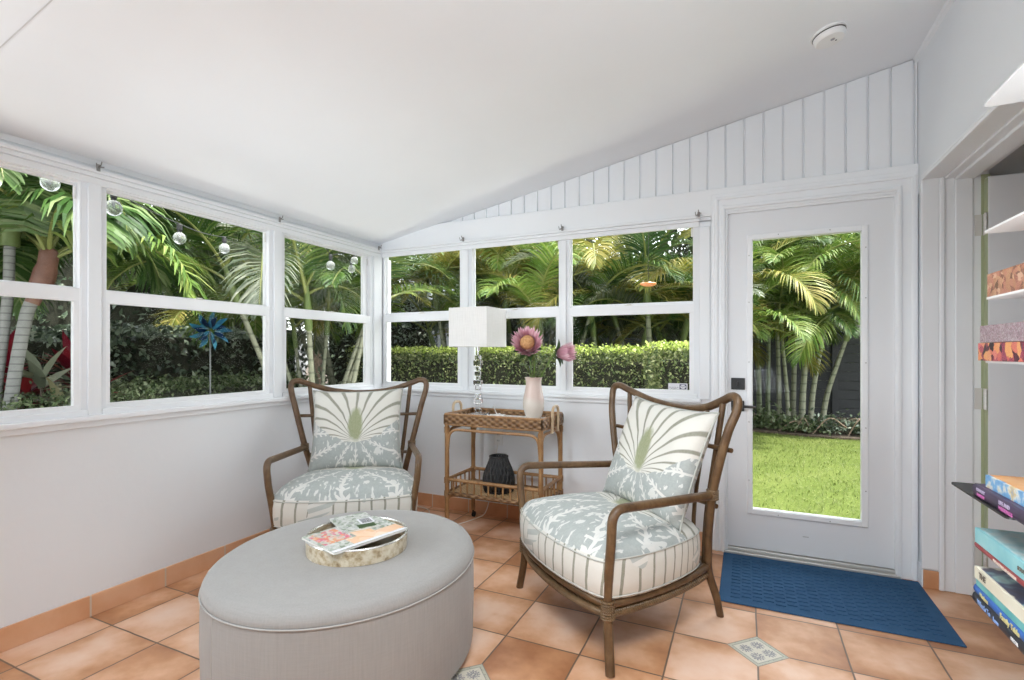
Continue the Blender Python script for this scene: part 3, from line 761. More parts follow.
#@@PART2
# ------------------------------------------------------------------ armchairs
def chair_parts(root):
    # legs
    for s in (-1, 1):
        a = smooth_path([(s * .397, 0, 0), (s * .372, .010, .12), (s * .360, .014, .235), (s * .372, .010, .36), (s * .394, .006, .50)], 5)
        b = fillet([(s * .394, .006, .50), (s * .406, .004, .628), (s * .342, .560, .600)], .10, 9)
        m = MB(); m.tube(a, .0185, 12); m.build('leg', M['cane'], root)
        m = MB(); m.tube(b, .0185, 12); m.build('armrest', M['cane'], root)
        m = MB(); m.tube(smooth_path([(s * .249, .720, 0), (s * .252, .690, .10), (s * .257, .640, .22), (s * .268, .622, .30)], 5), [.0165] * 5 + [.018] * 11, 12); m.build('leg', M['cane'], root)
        m = MB()                               # rattan bindings
        for k in range(7):
            z = .200 + k * .0105; m.tube([(s * .3605 + .0235 * math.cos(t), .014 + .0235 * math.sin(t), z) for t in [2 * PI * i / 16 for i in range(16)]], .0055, 6, True)
        m.build('binding', M['bind'], root)
        m = MB()
        for k in range(5):
            f = k / 4; p = Vector((s * .342, .574, .585 + f * .035))
            m.tube([p + Vector((.0225 * math.cos(t), .0225 * math.sin(t), 0)) for t in [2 * PI * i / 14 for i in range(14)]], .0045, 6, True)
        m.build('binding', M['bind'], root)
    # back frame : one bent cane from seat to seat
    half = [(.268, .622, .28), (.300, .595, .44), (.345, .575, .62), (.405, .588, .86), (.436, .612, .970), (.432, .622, 1.018), (.395, .634, 1.030), (.330, .652, 1.006), (.20, .690, .962), (.08, .707, .944)]
    ctrl = [(-x, y, z) for x, y, z in half] + [(0, .711, .941)] + half[::-1]
    m = MB(); m.tube(smooth_path(ctrl, 6), .0185, 12); m.build('back_frame', M['cane'], root)
    for s in (-1, 1):                          # inner uprights
        m = MB(); m.tube(smooth_path([(s * .236, .632, .24), (s * .270, .618, .50), (s * .305, .635, .78), (s * .330, .652, 1.004)], 5), .013, 10); m.build('inner_upright', M['cane'], root)
    for z, y, w in ((.800, .618, .405), (.545, .606, .335)):
        m = MB(); m.tube([(-w, y, z), (w, y, z)], .0105, 10); m.build('rung', M['cane'], root)
    for x in (-.205, -.105, 0, .105, .205):
        zt = .940 + .50 * x * x; yt = .711 - .55 * x * x
        m = MB(); m.tube(smooth_path([(x * .78, .640, .26), (x * .88, .632, .52), (x, yt - .02, zt - .12), (x, yt, zt)], 4), .0095, 8); m.build('spindle', M['cane'], root)
    # seat rails
    ring = [(-.345, .005), (-.20, -.030), (0, -.042), (.20, -.030), (.345, .005), (.365, .05), (.358, .22), (.325, .42), (.262, .615), (.20, .650), (0, .662), (-.20, .650), (-.262, .615), (-.325, .42), (-.358, .22), (-.365, .05)]
    m = MB(); m.tube(smooth_path([(x, y, .252) for x, y in ring], 5, True), .017, 10, True); m.build('seat_rail', M['cane'], root)
    m = MB(); m.tube(smooth_path([(x * .985, y * .985 + .004, .215 - .012 * math.cos(PI * x / .8) * (y < 0)) for x, y in ring], 5, True), .0185, 10, True); m.build('lower_rail', M['bind'], root)
    m = MB(); m.prism([tuple(p)[:2] for p in smooth_path([(x * .96, y * .96 + .01, 0) for x, y in ring], 3, True)], .250, .262); m.build('seat_base', M['cane'], root, False)
    # seat cushion
    out = smooth_path([(-.345, -.018, 0), (-.17, -.060, 0), (0, -.072, 0), (.17, -.060, 0), (.345, -.018, 0), (.385, .06, 0), (.385, .22, 0), (.345, .42, 0), (.285, .555, 0), (.20, .585, 0), (0, .592, 0), (-.20, .585, 0), (-.285, .555, 0), (-.345, .42, 0), (-.385, .22, 0), (-.385, .06, 0)], 5, True)
    cx, cy = 0, .27; n = len(out)
    prof = [(.90, .262), (.965, .268), (1.0, .290), (1.012, .34), (1.012, .38), (1.0, .418), (.985, .432), (.95, .450), (.88, .468), (.74, .486), (.55, .497), (.30, .503), (.12, .505)]
    vs, fs = [], []
    for sc, z in prof:
        for p in out:
            zz = z - (.012 * (p.y < .0) if sc > .9 and z > .4 else 0)
            vs.append((cx + (p.x - cx) * sc, cy + (p.y - cy) * sc, zz))
    for i in range(len(prof) - 1):
        for k in range(n): fs.append((i * n + k, i * n + (k + 1) % n, (i + 1) * n + (k + 1) % n, (i + 1) * n + k))
    fs.append(tuple(range(n))[::-1]); b = (len(prof) - 1) * n; vs.append((cx, cy, .505)); fs += [(b + k, b + (k + 1) % n, len(vs) - 1) for k in range(n)]
    m = MB(); m.add(vs, fs); cu = m.build('seat_cushion', M['seat'], root, True, 70)
    m = MB()
    m.tube([(cx + (p.x - cx) * 1.0, cy + (p.y - cy) * 1.0, .427 - (.010 if p.y < 0 else 0)) for p in out], .003, 6, True)
    m.tube([(cx + (p.x - cx) * .995, cy + (p.y - cy) * .995, .282) for p in out], .003, 6, True)
    m.build('piping', M['cream_pipe'], cu)
POSE = {1: (-2.005, 2.139, .587), 2: (-.763, 2.142, -.709)}
c2 = empty('armchair', (POSE[2][0], POSE[2][1], 0), POSE[2][2], 'bent-cane armchair with palm-print seat standing beside the navy doormat', 'chair', 'cane armchairs with palm-print cushions')
chair_parts(c2)
c1 = copy_tree(c2); c1.location = (POSE[1][0], POSE[1][1], 0); c1.rotation_euler = (0, 0, POSE[1][2])
c1['label'] = 'bent-cane armchair with palm-print seat in the corner behind the round ottoman'

def pillow_mesh(W, H, T, name):
    n = 28; vs, fs = [], []
    for side in (1, -1):
        for j in range(n + 1):
            for i in range(n + 1):
                u = -1 + 2 * i / n; v = -1 + 2 * j / n
                pin = 1 - .075 * (1 - abs(u) ** 2.5) * abs(v) ** 3; pin2 = 1 - .075 * (1 - abs(v) ** 2.5) * abs(u) ** 3
                th = T * ((1 - u ** 4) * (1 - v ** 4)) ** .62
                wr = .004 * math.sin(u * 9 + v * 4) * (1 - u * u) * (1 - v * v)
                vs.append((u * W / 2 * pin2, -side * (th / 2 + wr * side), v * H / 2 * pin))
    N = (n + 1) ** 2
    for s in (0, 1):
        for j in range(n):
            for i in range(n):
                a = s * N + j * (n + 1) + i; q = (a, a + 1, a + n + 2, a + n + 1); fs.append(q if s == 0 else q[::-1])
    m = MB(); m.add(vs, fs); o = m.build(name, M['pillow'], None, True, 80)
    bm = bmesh.new(); bm.from_mesh(o.data); bmesh.ops.remove_doubles(bm, verts=bm.verts, dist=.0008); bm.to_mesh(o.data); bm.free()
    e = []
    for k in range(4 * n):
        q, i = divmod(k, n); t = -1 + 2 * i / n
        u, v = ((t, -1), (1, t), (-t, 1), (-1, -t))[q]
        pin = 1 - .075 * (1 - abs(u) ** 2.5) * abs(v) ** 3; pin2 = 1 - .075 * (1 - abs(v) ** 2.5) * abs(u) ** 3
        e.append((u * W / 2 * pin2, 0, v * H / 2 * pin))
    m = MB(); m.tube(e, .0045, 6, True); m.build('piping', M['piping'], o)
    return o
def place_on_chair(o, ch, loc, tilt, roll=0, yaw=0):
    x, y, t = POSE[ch]
    o.matrix_world = Matrix.Translation((x, y, 0)) @ Matrix.Rotation(t, 4, 'Z') @ Matrix.Translation(loc) @ Matrix.Rotation(yaw, 4, 'Z') @ Matrix.Rotation(-tilt, 4, 'X') @ Matrix.Rotation(roll, 4, 'Y')
p2 = pillow_mesh(.575, .535, .165, 'throw_pillow')
tag(p2, 'square palm-print pillow on the armchair beside the doormat', 'pillow', 'palm-print throw pillows'); place_on_chair(p2, 2, (.055, .505, .720), R(21), R(3))
p1 = copy_tree(p2); p1['label'] = 'square palm-print pillow on the armchair in the corner'; place_on_chair(p1, 1, (.0, .492, .722), R(21), R(-1))

# ------------------------------------------------------------------ ottoman with tray
OT = (-1.443, 1.576); OA, OB = .482, .534
ot = empty('ottoman', (OT[0], OT[1], 0), 0, 'large round oatmeal linen ottoman in front of the corner armchair', 'ottoman')
m = MB(); m.lathe([(.97, .03), (.985, .036), (.992, .06), (1.0, .22), (.998, .34), (.992, .386)], 96, (0, 0, 0), OA, OB); m.build('side_panel', M['linen'], ot)
m = MB(); m.lathe([(.992, .386), (.996, .394), (.992, .406), (.975, .421), (.945, .431), (.88, .438), (.6, .446), (.3, .449), (.0002, .450)], 96, (0, 0, 0), OA, OB); m.build('top_panel', M['linen'], ot)
m = MB(); m.tube([(OA * .999 * math.cos(t), OB * .999 * math.sin(t), .387) for t in [2 * PI * k / 96 for k in range(96)]], .0028, 6, True); m.build('seam_piping', M['linen_pipe'], ot)
m = MB()
for a in (R(-100.5), R(20), R(140)):
    m = MB(); m.tube([(OA * math.cos(a) * f, OB * math.sin(a) * f, z) for f, z in ((.988, .05), (1.0, .22), (.993, .385))], .0022, 6); m.build('side_seam', M['linen_pipe'], ot)
for k in range(4):
    a = PI / 4 + k * PI / 2; m = MB(); m.lathe([(.018, 0), (.022, .032)], 16, (OA * .8 * math.cos(a), OB * .8 * math.sin(a), 0)); m.build('foot', M['black'], ot)

TR = (-1.392, 1.560, .4485)
tr = empty('oval_tray', TR, R(8), 'oval inlaid shell tray on the ottoman', 'tray')
TA, TB = .186, .180
def oval(r_, z, n=64): return [(TA * r_ * math.cos(2 * PI * k / n), TB * r_ * math.sin(2 * PI * k / n), z) for k in range(n)]
m = MB(); m.lathe([(.0002, .001), (1.0, .001), (1.0, .010), (.0002, .010)], 64, (0, 0, 0), TA, TB); m.build('base', M['tray_in'], tr)
m = MB(); m.lathe([(1.0, .0), (1.035, .0), (1.045, .056), (1.01, .056), (1.0, .0)], 64, (0, 0, 0), TA, TB); m.build('rim', M['bark_tray'], tr)
m = MB(); m.tube([(p[0] * 1.028, p[1] * 1.03, .057) for p in oval(1, 0)], .0042, 6, True); m.build('rim_edge', M['silver_rim'], tr)

def magazine(loc, rot, w, h, th, mat, label, band=None):
    o = empty('magazine', loc, 0, label, 'magazine'); o.rotation_euler = rot
    m = MB(); m.box(-w / 2, w / 2, -h / 2, h / 2, .001, th - .001); m.build('pages', M['paper'], o, False)
    c = MB(); c.box(-w / 2 - .001, w / 2 + .001, -h / 2 - .001, h / 2 + .001, th - .001, th); c.box(-w / 2 - .001, w / 2 + .001, -h / 2 - .001, h / 2 + .001, 0, .001); c.box(-w / 2 - .0015, -w / 2, -h / 2, h / 2, 0, th)
    cv = c.build('cover', mat, o, False)
    if band:
        b = MB(); b.box(w / 2 - .055, w / 2, -h / 2, h / 2, th, th + .0006); b.build('cover_band', band, cv, False)
    return o
g1 = magazine((-1.380, 1.538, .5070), (R(0), R(1.0), R(-14.4)), .222, .325, .009, M['mag_b'], 'magazine with pink flowers and peach band on its cover, lying in the oval tray')
cv = [o for o in g1.children if o.name.startswith('cover')][0]
b = MB(); b.box(-.098, .03, -.150, -.035, .009, .0093); b.build('flower_picture', M['mag_a'], cv, False)
b = MB(); b.box(.035, .092, -.07, .160, .009, .0093); b.box(-.02, .035, -.02, .06, .009, .0093); b.build('cover_band', M['mag_peach'], cv, False)
b = MB(); b.box(.094, .111, -.162, .162, .009, .0094); b.build('white_edge', M['stick_w'], cv, False)
g2 = magazine((-1.459, 1.619, .5166), (R(0), R(0), R(-31)), .194, .152, .006, M['mag_b'], 'small green leaflet with a barcode lying on the floral magazine')
cv = [o for o in g2.children if o.name.startswith('cover')][0]
b = MB(); b.box(-.02, .045, .012, .070, .006, .0063); b.build('barcode_panel', M['stick_w'], cv, False)
b = MB(); b.box(.050, .092, -.01, .06, .006, .0063); b.build('leaf_picture', M['dark_leaf'], cv, False)
m = MB()
for k in range(11): m.box(-.014 + k * .005, -.0118 + k * .005 + .001 * (k % 3 == 0), .020, .062, .0063, .0066)
m.build('barcode', M['slot'], cv, False)

# ------------------------------------------------------------------ rattan cart
CX0, CX1, CY0, CY1 = -1.83, -1.149, 2.918, 3.28
ca = empty('bar_cart', (CX0, CY0, 0), 0, 'honey rattan bar cart under the back windows', 'cart')
CW, CD = CX1 - CX0, CY1 - CY0
for x in (0, CW):
    for y in (0, CD):
        top = .905 if (x == CW and y == 0) else .80
        m = MB(); m.tube([(x, y, .055), (x, y, .12), (x, y, .775)], .0155, 12)
        for z in (.27, .36, .70):
            for k in range(5): m.tube([(x + .0175 * math.cos(t), y + .0175 * math.sin(t), z - .02 + k * .008) for t in [2 * PI * i / 12 for i in range(12)]], .0035, 5, True)
        lg = m.build('leg', M['rattan'], ca)
        cs = MB(); cs.tube([(x, y, .055), (x, y, .036)], .008, 8); cs.box(x - .010, x + .010, y - .004, y + .016, .022, .040, .003)
        c_ = cs.build('caster', M['black'], ca)
        w = MB(); w.tube([(x - .008, y + .008, .020), (x + .008, y + .008, .020)], .020, 14); w.build('wheel', M['rubber'], c_)
# tray top
m = MB(); t_ = .016; e = .018
for a in ((-e, CW + e, -e, -e + t_), (-e, CW + e, CD + e - t_, CD + e), (-e, -e + t_, -e, CD + e), (CW + e - t_, CW + e, -e, CD + e)): m.box(*a, .735, .80, .005)
m.build('tray_rim', M['weave'], ca, True)
m = MB()
for z, r in ((.802, .008), (.735, .008)): m.tube(fillet([(0, -e + .008, z), (CW + e - .008, -e + .008, z), (CW + e - .008, CD + e - .008, z), (-e + .008, CD + e - .008, z), (-e + .008, -e + .008, z), (.0, -e + .008, z)], .012, 4), r, 8)
m.build('rim_binding', M['rattan'], ca)
m = MB(); m.box(-.004, CW + .004, -.004, CD + .004, .738, .748); m.build('tray_base', M['shelf_weave'], ca, False)
m = MB(); m.box(.004, CW - .004, .004, CD - .004, .748, .770, .002); m.build('glass_insert', M['plastic'], ca, False)
for y in (0, CD):
    m = MB(); m.tube(fillet([(.004, y, .52), (.018, y, .700), (CW - .018, y, .700), (CW - .004, y, .52)], .07, 8), .0095, 8); m.build('arch_brace', M['rattan'], ca)
for x in (0, CW):
    m = MB(); m.tube(fillet([(x, .004, .52), (x, .018, .700), (x, CD - .018, .700), (x, CD - .004, .52)], .07, 8), .0095, 8); m.build('arch_brace', M['rattan'], ca)
for x, s in ((-e, -1), (CW + e, 1)):
    for k in (0,):
        yy0, yy1 = CD * .5 - .055, CD * .5 + .055
        m = MB(); m.tube(fillet([(x + s * .008, yy0, .70), (x + s * .012, yy0, .868), (x + s * .012, yy1, .868), (x + s * .008, yy1, .70)], .045, 8), .0095, 10)
        m.build('handle', M['pale_rattan'], ca)
# lower shelf
m = MB(); m.box(-.004, CW + .004, -.004, CD + .004, .262, .274); m.build('shelf_panel', M['shelf_weave'], ca, False)
m = MB(); m.tube(fillet([(.02, 0, .268), (CW, 0, .268), (CW, CD, .268), (0, CD, .268), (0, 0, .268), (.03, 0, .268)], .01, 3), .015, 10); m.build('shelf_rail', M['weave'], ca)
m = MB()
for a, b in (((0, 0), (CW, 0)), ((CW, 0), (CW, CD)), ((CW, CD), (0, CD)), ((0, CD), (0, 0))): m.tube([(a[0], a[1], .362), (b[0], b[1], .362)], .0115, 10)
m.build('gallery_rail', M['rattan'], ca)
def balusters(a, b, n):
    for k in range(1, n):
        f = k / n; x = a[0] + (b[0] - a[0]) * f; y = a[1] + (b[1] - a[1]) * f
        m = MB(); m.tube([(x, y, .275), (x, y, .358)], .0062, 8); m.build('baluster', M['rattan'], ca)
balusters((0, 0), (CW, 0), 13); balusters((0, CD), (CW, CD), 13); balusters((0, 0), (0, CD), 6); balusters((CW, 0), (CW, CD), 6)
for x in (0, CW):
    for y in (0, CD):
        sx = 1 if x == 0 else -1
        m = MB(); m.tube(fillet([(x, y, .17), (x + sx * .012, y, .252), (x + sx * .085, y, .258)], .045, 6), .008, 8); m.build('corner_brace', M['rattan'], ca)

# black wicker lantern on the lower shelf
LN = (-1.525, 3.09, .2745)
ln = empty('wicker_lantern', LN, 0, 'black woven wicker lantern on the lower shelf of the cart', 'lantern')
def lr(z): return .086 + .020 * math.sin(min(1, z / .11) * PI) * .9 - max(0, (z - .09)) * .30
prof = [(.092, 0), (.100, .02), (.106, .06), (.106, .09), (.098, .125), (.084, .160), (.069, .195), (.060, .222), (.058, .235)]
def pr(z):
    for (r0, z0), (r1, z1) in zip(prof, prof[1:]):
        if z0 <= z <= z1: return r0 + (r1 - r0) * (z - z0) / (z1 - z0)
    return prof[-1][0]
m = MB()
for sgn, off in ((1, 0), (-1, .1)):
    for k in range(22):
        a0 = 2 * PI * k / 22 + off
        m.tube([((pr(z) + .0025 * math.sin(i * PI + k * PI)) * math.cos(a0 + sgn * z * 3.2), (pr(z) + .0025 * math.sin(i * PI + k * PI)) * math.sin(a0 + sgn * z * 3.2), z) for i, z in enumerate([.235 * q / 14 for q in range(15)])], .0056, 6)
m.build('woven_body', M['lantern'], ln)
m = MB(); m.tube([(.060 * math.cos(t), .060 * math.sin(t), .236) for t in [2 * PI * i / 28 for i in range(28)]], .007, 8, True); m.build('rim', M['lantern'], ln)
m = MB(); m.lathe([(.090, 0), (.094, .006), (.094, .012), (.0002, .012)], 28); m.build('base', M['lantern'], ln)
m = MB(); m.lathe([(.078, .013), (.088, .06), (.088, .09), (.068, .16), (.046, .22), (.0002, .221)], 24); m.build('liner', M['rubber'], ln)

# table lamp
LP = (-1.718, 3.150, .7705)
lp = empty('table_lamp', LP, 0, 'table lamp with square white shade and stacked crystal base', 'lamp')
m = MB(); m.box(-.062, .062, -.062, .062, 0, .018, .003); m.build('base', M['crystal'], lp, False)
z = .020
for k, (s_, h, a) in enumerate(((.040, .030, 0), (.030, .034, 20), (.052, .036, 8), (.032, .030, 0), (.046, .034, 30), (.034, .032, 5), (.056, .038, 12), (.030, .028, 0), (.044, .034, 20), (.034, .036, 0), (.054, .040, 10), (.036, .036, 0))):
    m = MB(); bm = bmesh.new(); bmesh.ops.create_cube(bm, size=1)
    bmesh.ops.scale(bm, vec=(s_, s_, h - .002), verts=bm.verts); bmesh.ops.bevel(bm, geom=bm.edges[:], offset=.003, segments=1, affect='EDGES')
    m.bm(bm, Matrix.Translation((0, 0, z + h / 2)) @ Matrix.Rotation(R(a), 4, 'Z')); m.build('crystal_block', M['crystal'], lp, False); z += h
m = MB(); m.tube([(0, 0, z), (0, 0, z + .16)], .006, 10); m.tube([(0, 0, z + .03), (0, 0, z + .09)], .014, 12); m.build('stem', M['chrome'], lp)
SH0, SH1, HS = .486, .757, .150
m = MB()
for a in ((-HS, HS, -HS, -HS + .003), (-HS, HS, HS - .003, HS), (-HS, -HS + .003, -HS, HS), (HS - .003, HS, -HS, HS)): m.box(*a, SH0, SH1, .0012)
sh = m.build('lamp_shade', M['shade'], lp, False)
for z_ in (SH0 + .004, SH1 - .004):
    m = MB(); m.tube(fillet([(0, -HS, z_), (HS, -HS, z_), (HS, HS, z_), (-HS, HS, z_), (-HS, -HS, z_), (0, -HS, z_)], .004, 2), .0026, 5); m.build('shade_trim', M['shade'], sh)
m = MB()
for a in (0, PI / 2): m.tube([(-HS * math.cos(a), -HS * math.sin(a), SH0 + .20), (HS * math.cos(a), HS * math.sin(a), SH0 + .20)], .002, 6)
m.build('shade_spider', M['chrome'], sh)
m = MB(); m.ball((0, 0, z + .125), .030, .030, .038); m.build('lamp_bulb', M['plastic'], lp)
m = MB()
cd = smooth_path([(.06, .02, .010), (.10, -.03, .010), (.15, -.035, .016), (.175, -.005, .022), (.145, .02, .016), (.10, .0, .010), (.13, -.045, .010), (.19, -.04, .014), (.20, .03, .012), (.14, .055, .010), (.10, .09, .012), (.07, .11, .054), (.05, .150, .055), (.0, .190, .0), (-.02, .192, -.10), (-.055, .188, -.148), (-.062, .182, -.152)], 6)
m.tube(cd, .0032, 6); m.build('power_cord', M['white_cord'], lp)
m = MB(); m.box(-.078, -.052, .170, .1945, -.160, -.140, .004); m.build('plug', M['plastic'], lp)
fc = MB(); fc.tube(smooth_path([(-1.665, YB - .010, .55), (-1.70, YB - .03, .30), (-1.74, YB - .05, .05), (-1.79, YB - .14, .006), (-1.86, YB - .33, .006), (-1.93, YB - .44, .006), (-2.02, YB - .42, .006), (-2.20, YB - .12, .006), (-2.40, YB - .05, .006)], 6), .0035, 6)
tag(fc.build('extension_cord', M['white_cord'], None), 'pale cord running over the tiles behind the rattan cart', 'cord')

# vase with proteas
VS = (-1.236, 3.010, .7705)
vs_ = empty('vase', VS, 0, 'blush ceramic vase holding pink proteas on the cart', 'vase')
m = MB(); m.lathe([(.0002, .0), (.044, .0), (.047, .006), (.046, .020), (.044, .032), (.052, .060), (.061, .095), (.062, .125), (.057, .165), (.050, .200), (.045, .235), (.044, .262), (.049, .283), (.052, .288), (.049, .288), (.040, .262), (.040, .20), (.0002, .19)], 40, (0, 0, 0), 1.12, 1.12); m.build('body', M['vase'], vs_)
def leaf_blade(m, base, tip, w, up, n=5, fold=.25):
    base, tip, up = Vector(base), Vector(tip), Vector(up).normalized(); d = tip - base; s = d.cross(up).normalized(); u = s.cross(d).normalized()
    vs, fs = [], []
    for i in range(n + 1):
        t = i / n; h = w * math.sin(PI * (.06 + .94 * t) ** .8) if i < n else 0
        p = base + d * t + u * (math.sin(PI * t) * w * .35)
        vs += [p - s * h + u * h * fold, p, p + s * h + u * h * fold]
    for i in range(n):
        a = i * 3; fs += [(a, a + 1, a + 4, a + 3), (a + 1, a + 2, a + 5, a + 4)]
    m.add(vs, fs)
def protea(name, head, face, rad, stemfoot, label, openness, npet, core):
    root = empty(name, stemfoot, 0, label, 'flower', 'pink proteas in the vase')
    H_ = Vector(head) - Vector(stemfoot); ax = Vector(face).normalized(); q = ax.to_track_quat('Z', 'Y').to_matrix().to_4x4(); T = Matrix.Translation(H_) @ q
    m = MB(); b0 = T @ Vector((0, 0, -rad * .9)); m.tube(smooth_path([(0, 0, 0), tuple(b0 * .5 + Vector((0, 0, .02))), tuple(b0), tuple(T @ Vector((0, 0, -rad * .35)))], 5), [.0055] * 10 + [.008] * 3 + [.012] * 3, 8); m.build('stem', M['stem'], root)
    if core:
        bm = bmesh.new(); bmesh.ops.create_uvsphere(bm, u_segments=28, v_segments=18, radius=1)
        for v in bm.verts: v.co *= 1 + .035 * math.sin(v.co.x * 40) * math.sin(v.co.y * 40)
        m = MB(); m.bm(bm, T @ Matrix.Translation((0, 0, rad * .12)) @ Matrix.Diagonal((rad * .42, rad * .42, rad * .46, 1))); m.build('heart', M['protea_core'], root)
    m = MB(); rg = random.Random(int(rad * 1000))
    for row in range(4):
        for k in range(npet):
            a = 2 * PI * (k + .5 * (row % 2)) / npet + rg.uniform(-.06, .06)
            op = openness * (.72 + row * .16) + rg.uniform(-.05, .05); L = rad * (1.02 + .06 * row + rg.uniform(-.08, .08))
            c, s = math.cos(a), math.sin(a); r0 = rad * (.30 - .0 * row); z0 = -rad * (.35 + .06 * row)
            pts = []
            for i in range(5):
                t = i / 4; rr = r0 + L * t * math.sin(op * (1.15 - .35 * t)); zz = z0 + L * t * math.cos(op * (1.15 - .35 * t)); pts.append((rr, zz))
            w = rad * .088; vs, fs = [], []
            for i, (rr, zz) in enumerate(pts):
                h = w * (.6, 1, 1.05, .75, .06)[i]
                for sg, up in ((-1, .25 * h), (0, 0), (1, .25 * h)): vs.append(T @ Vector((c * (rr - up) - s * h * sg, s * (rr - up) + c * h * sg, zz)))
            for i in range(4):
                b = i * 3; fs += [(b, b + 1, b + 4, b + 3), (b + 1, b + 2, b + 5, b + 4)]
            m.add(vs, fs)
    m.build('petals', M['petal'], root)
    m = MB()
    for k in range(9):
        a = 2 * PI * k / 9 + rg.uniform(-.2, .2); c, s = math.cos(a), math.sin(a)
        bs = T @ Vector((c * rad * .18, s * rad * .18, -rad * .75)); tp = T @ Vector((c * rad * (.9 + rg.uniform(-.2, .3)), s * rad * (.9 + rg.uniform(-.2, .3)), -rad * rg.uniform(.1, .55)))
        leaf_blade(m, bs, tp, rad * .24, ax)
    m.build('leaves', M['dark_leaf'], root, True, 80)
    return root
foot = (VS[0], VS[1], VS[2] + .2)
protea('king_protea', (VS[0] - .035, VS[1] - .02, 1.275), (.30, -.86, .40), .112, foot, 'large open pink protea with orange heart in the blush vase', .60, 24, True)
protea('protea_bud', (VS[0] + .205, VS[1] + .02, 1.215), (.93, -.15, .10), .088, (VS[0] + .012, VS[1], VS[2] + .2), 'half-open pink protea bud leaning right out of the vase', .42, 14, False)
sp = empty('foliage_sprig', foot, 0, 'leafy green sprigs around the flower stems in the vase', 'foliage')
rg = random.Random(5)
m = MB(); m2 = MB()
for tipp in ((-.075, -.02, .20), (.075, .02, .22), (.03, -.05, .19), (-.02, .05, .23), (.11, -.01, .17)):
    tipv = Vector(tipp); pth = smooth_path([(0, 0, 0), (tipv.x * .35, tipv.y * .35, tipv.z * .55), tipp], 5); m2.tube(pth, .0028, 5)
    for k in range(15):
        p = pth[4 + int(k * (len(pth) - 5) / 15)]; d = Vector((rg.uniform(-1, 1), rg.uniform(-1, 1), rg.uniform(-.1, .9))).normalized()
        leaf_blade(m, p, p + d * rg.uniform(.028, .05), .0075, Vector((0, -.4, 1)), 3)
m.build('leaves', M['sprig'], sp, True, 80); m2.build('stems', M['stem'], sp)

# ------------------------------------------------------------------ doormat
dm = empty('doormat', (.355, 3.000, 0), 0, 'navy blue ribbed doormat in front of the glass door', 'doormat')
m = MB(); m.box(-.475, .475, -.325, .325, 0, .008, .004); m.build('border', M['mat'], dm, False)
m = MB(); nx, ny = 34, 26
for i in range(nx):
    for j in range(ny):
        x = -.425 + .85 * (i + .5) / nx; y = -.275 + .55 * (j + .5) / ny
        if (i // 2 + j) % 2 == 0 and i % 2 == 0: m.box(x - .010, x + .034, y - .0072, y + .0072, .007, .0125, .002)
m.build('raised_pattern', M['mat'], dm, False)

# ------------------------------------------------------------------ book tower
TX, TY = .56, 1.21
bt = empty('book_tower', (TX, TY, 0), 0, 'tall slim book tower with thin steel shelves at the right edge', 'bookcase')
m = MB(); m.box(-.17, .17, -.17, .17, 0, .012, .004); m.build('base_plate', M['shelf_w'], bt, False)
m = MB(); m.box(.055, .105, -.055, .055, .012, 1.98, .003); m.build('spine', M['shelf_w'], bt, False)
def shelf(x0, x1, y0, y1, z, mat, r=.02, th=.004):
    pl = fillet([(x0, (y0 + y1) / 2, 0), (x0, y1, 0), (x1, y1, 0), (x1, y0, 0), (x0, y0, 0), (x0, (y0 + y1) / 2, 0)], r, 5)[:-1]
    m = MB(); m.prism([(p.x - TX, p.y - TY) for p in pl], z - th, z)
    m.build('shelf', mat, bt, False)
shelf(.436, .72, 1.02, 1.332, 1.7195, M['shelf_w'], .016); shelf(.436, .72, 1.02, 1.328, 1.463, M['shelf_w'], .012); shelf(.436, .72, 1.02, 1.32, 1.329, M['shelf_w'], .012)
shelf(.448, .72, 1.02, 1.36, 1.202, M['shelf_w'], .012); shelf(.440, .74, 1.236, 1.522, .9135, M['shelf_b'], .012)
shelf(.452, .72, 1.02, 1.37, .804, M['shelf_w'], .012); shelf(.452, .72, 1.02, 1.385, .684, M['shelf_w'], .012); shelf(.436, .70, .98, 1.265, .600, M['shelf_w'], .04); shelf(.44, .70, 1.02, 1.32, .32, M['shelf_w'], .02)

def spine_mat(name, c, c2=None, scale=18, stops=None):
    t = Mt(name, .4)
    if stops: t.color(t.ramp(t.noise(scale, 3, .55), stops))
    elif c2: t.color(t.mix(t.noise(scale, 3).step(.42, .58), c, c2))
    else: t.b.inputs['Base Color'].default_value = (*c, 1)
    return t.m
def floral(name, cols, scale):
    t = Mt(name, .4)
    wn = t.node('ShaderNodeTexNoise', Scale=scale * .8, Detail=3); t.link(t.obj(), wn.inputs['Vector'])
    wv = t.node('ShaderNodeVectorMath', operation='MULTIPLY_ADD'); t.link(wn.outputs['Color'], wv.inputs[0]); wv.inputs[1].default_value = (1.5 / scale,) * 3; t.link(t.obj(), wv.inputs[2])
    v = t.voro(scale, out='Color', vec=wv.outputs[0]); sp_ = t.node('ShaderNodeSeparateColor'); t.link(v, sp_.inputs[0])
    d = t.voro(scale, vec=wv.outputs[0]); f = Ex(t.nt, sp_.outputs[0]); rg_ = (d * scale * .5)
    w = (d * (scale * 5.0)).sin() * .12
    k = len(cols); t.color(t.ramp((f * .8 + w + .1), [(.1 + .8 * i / (k - 1), c) for i, c in enumerate(cols)])); return t.m
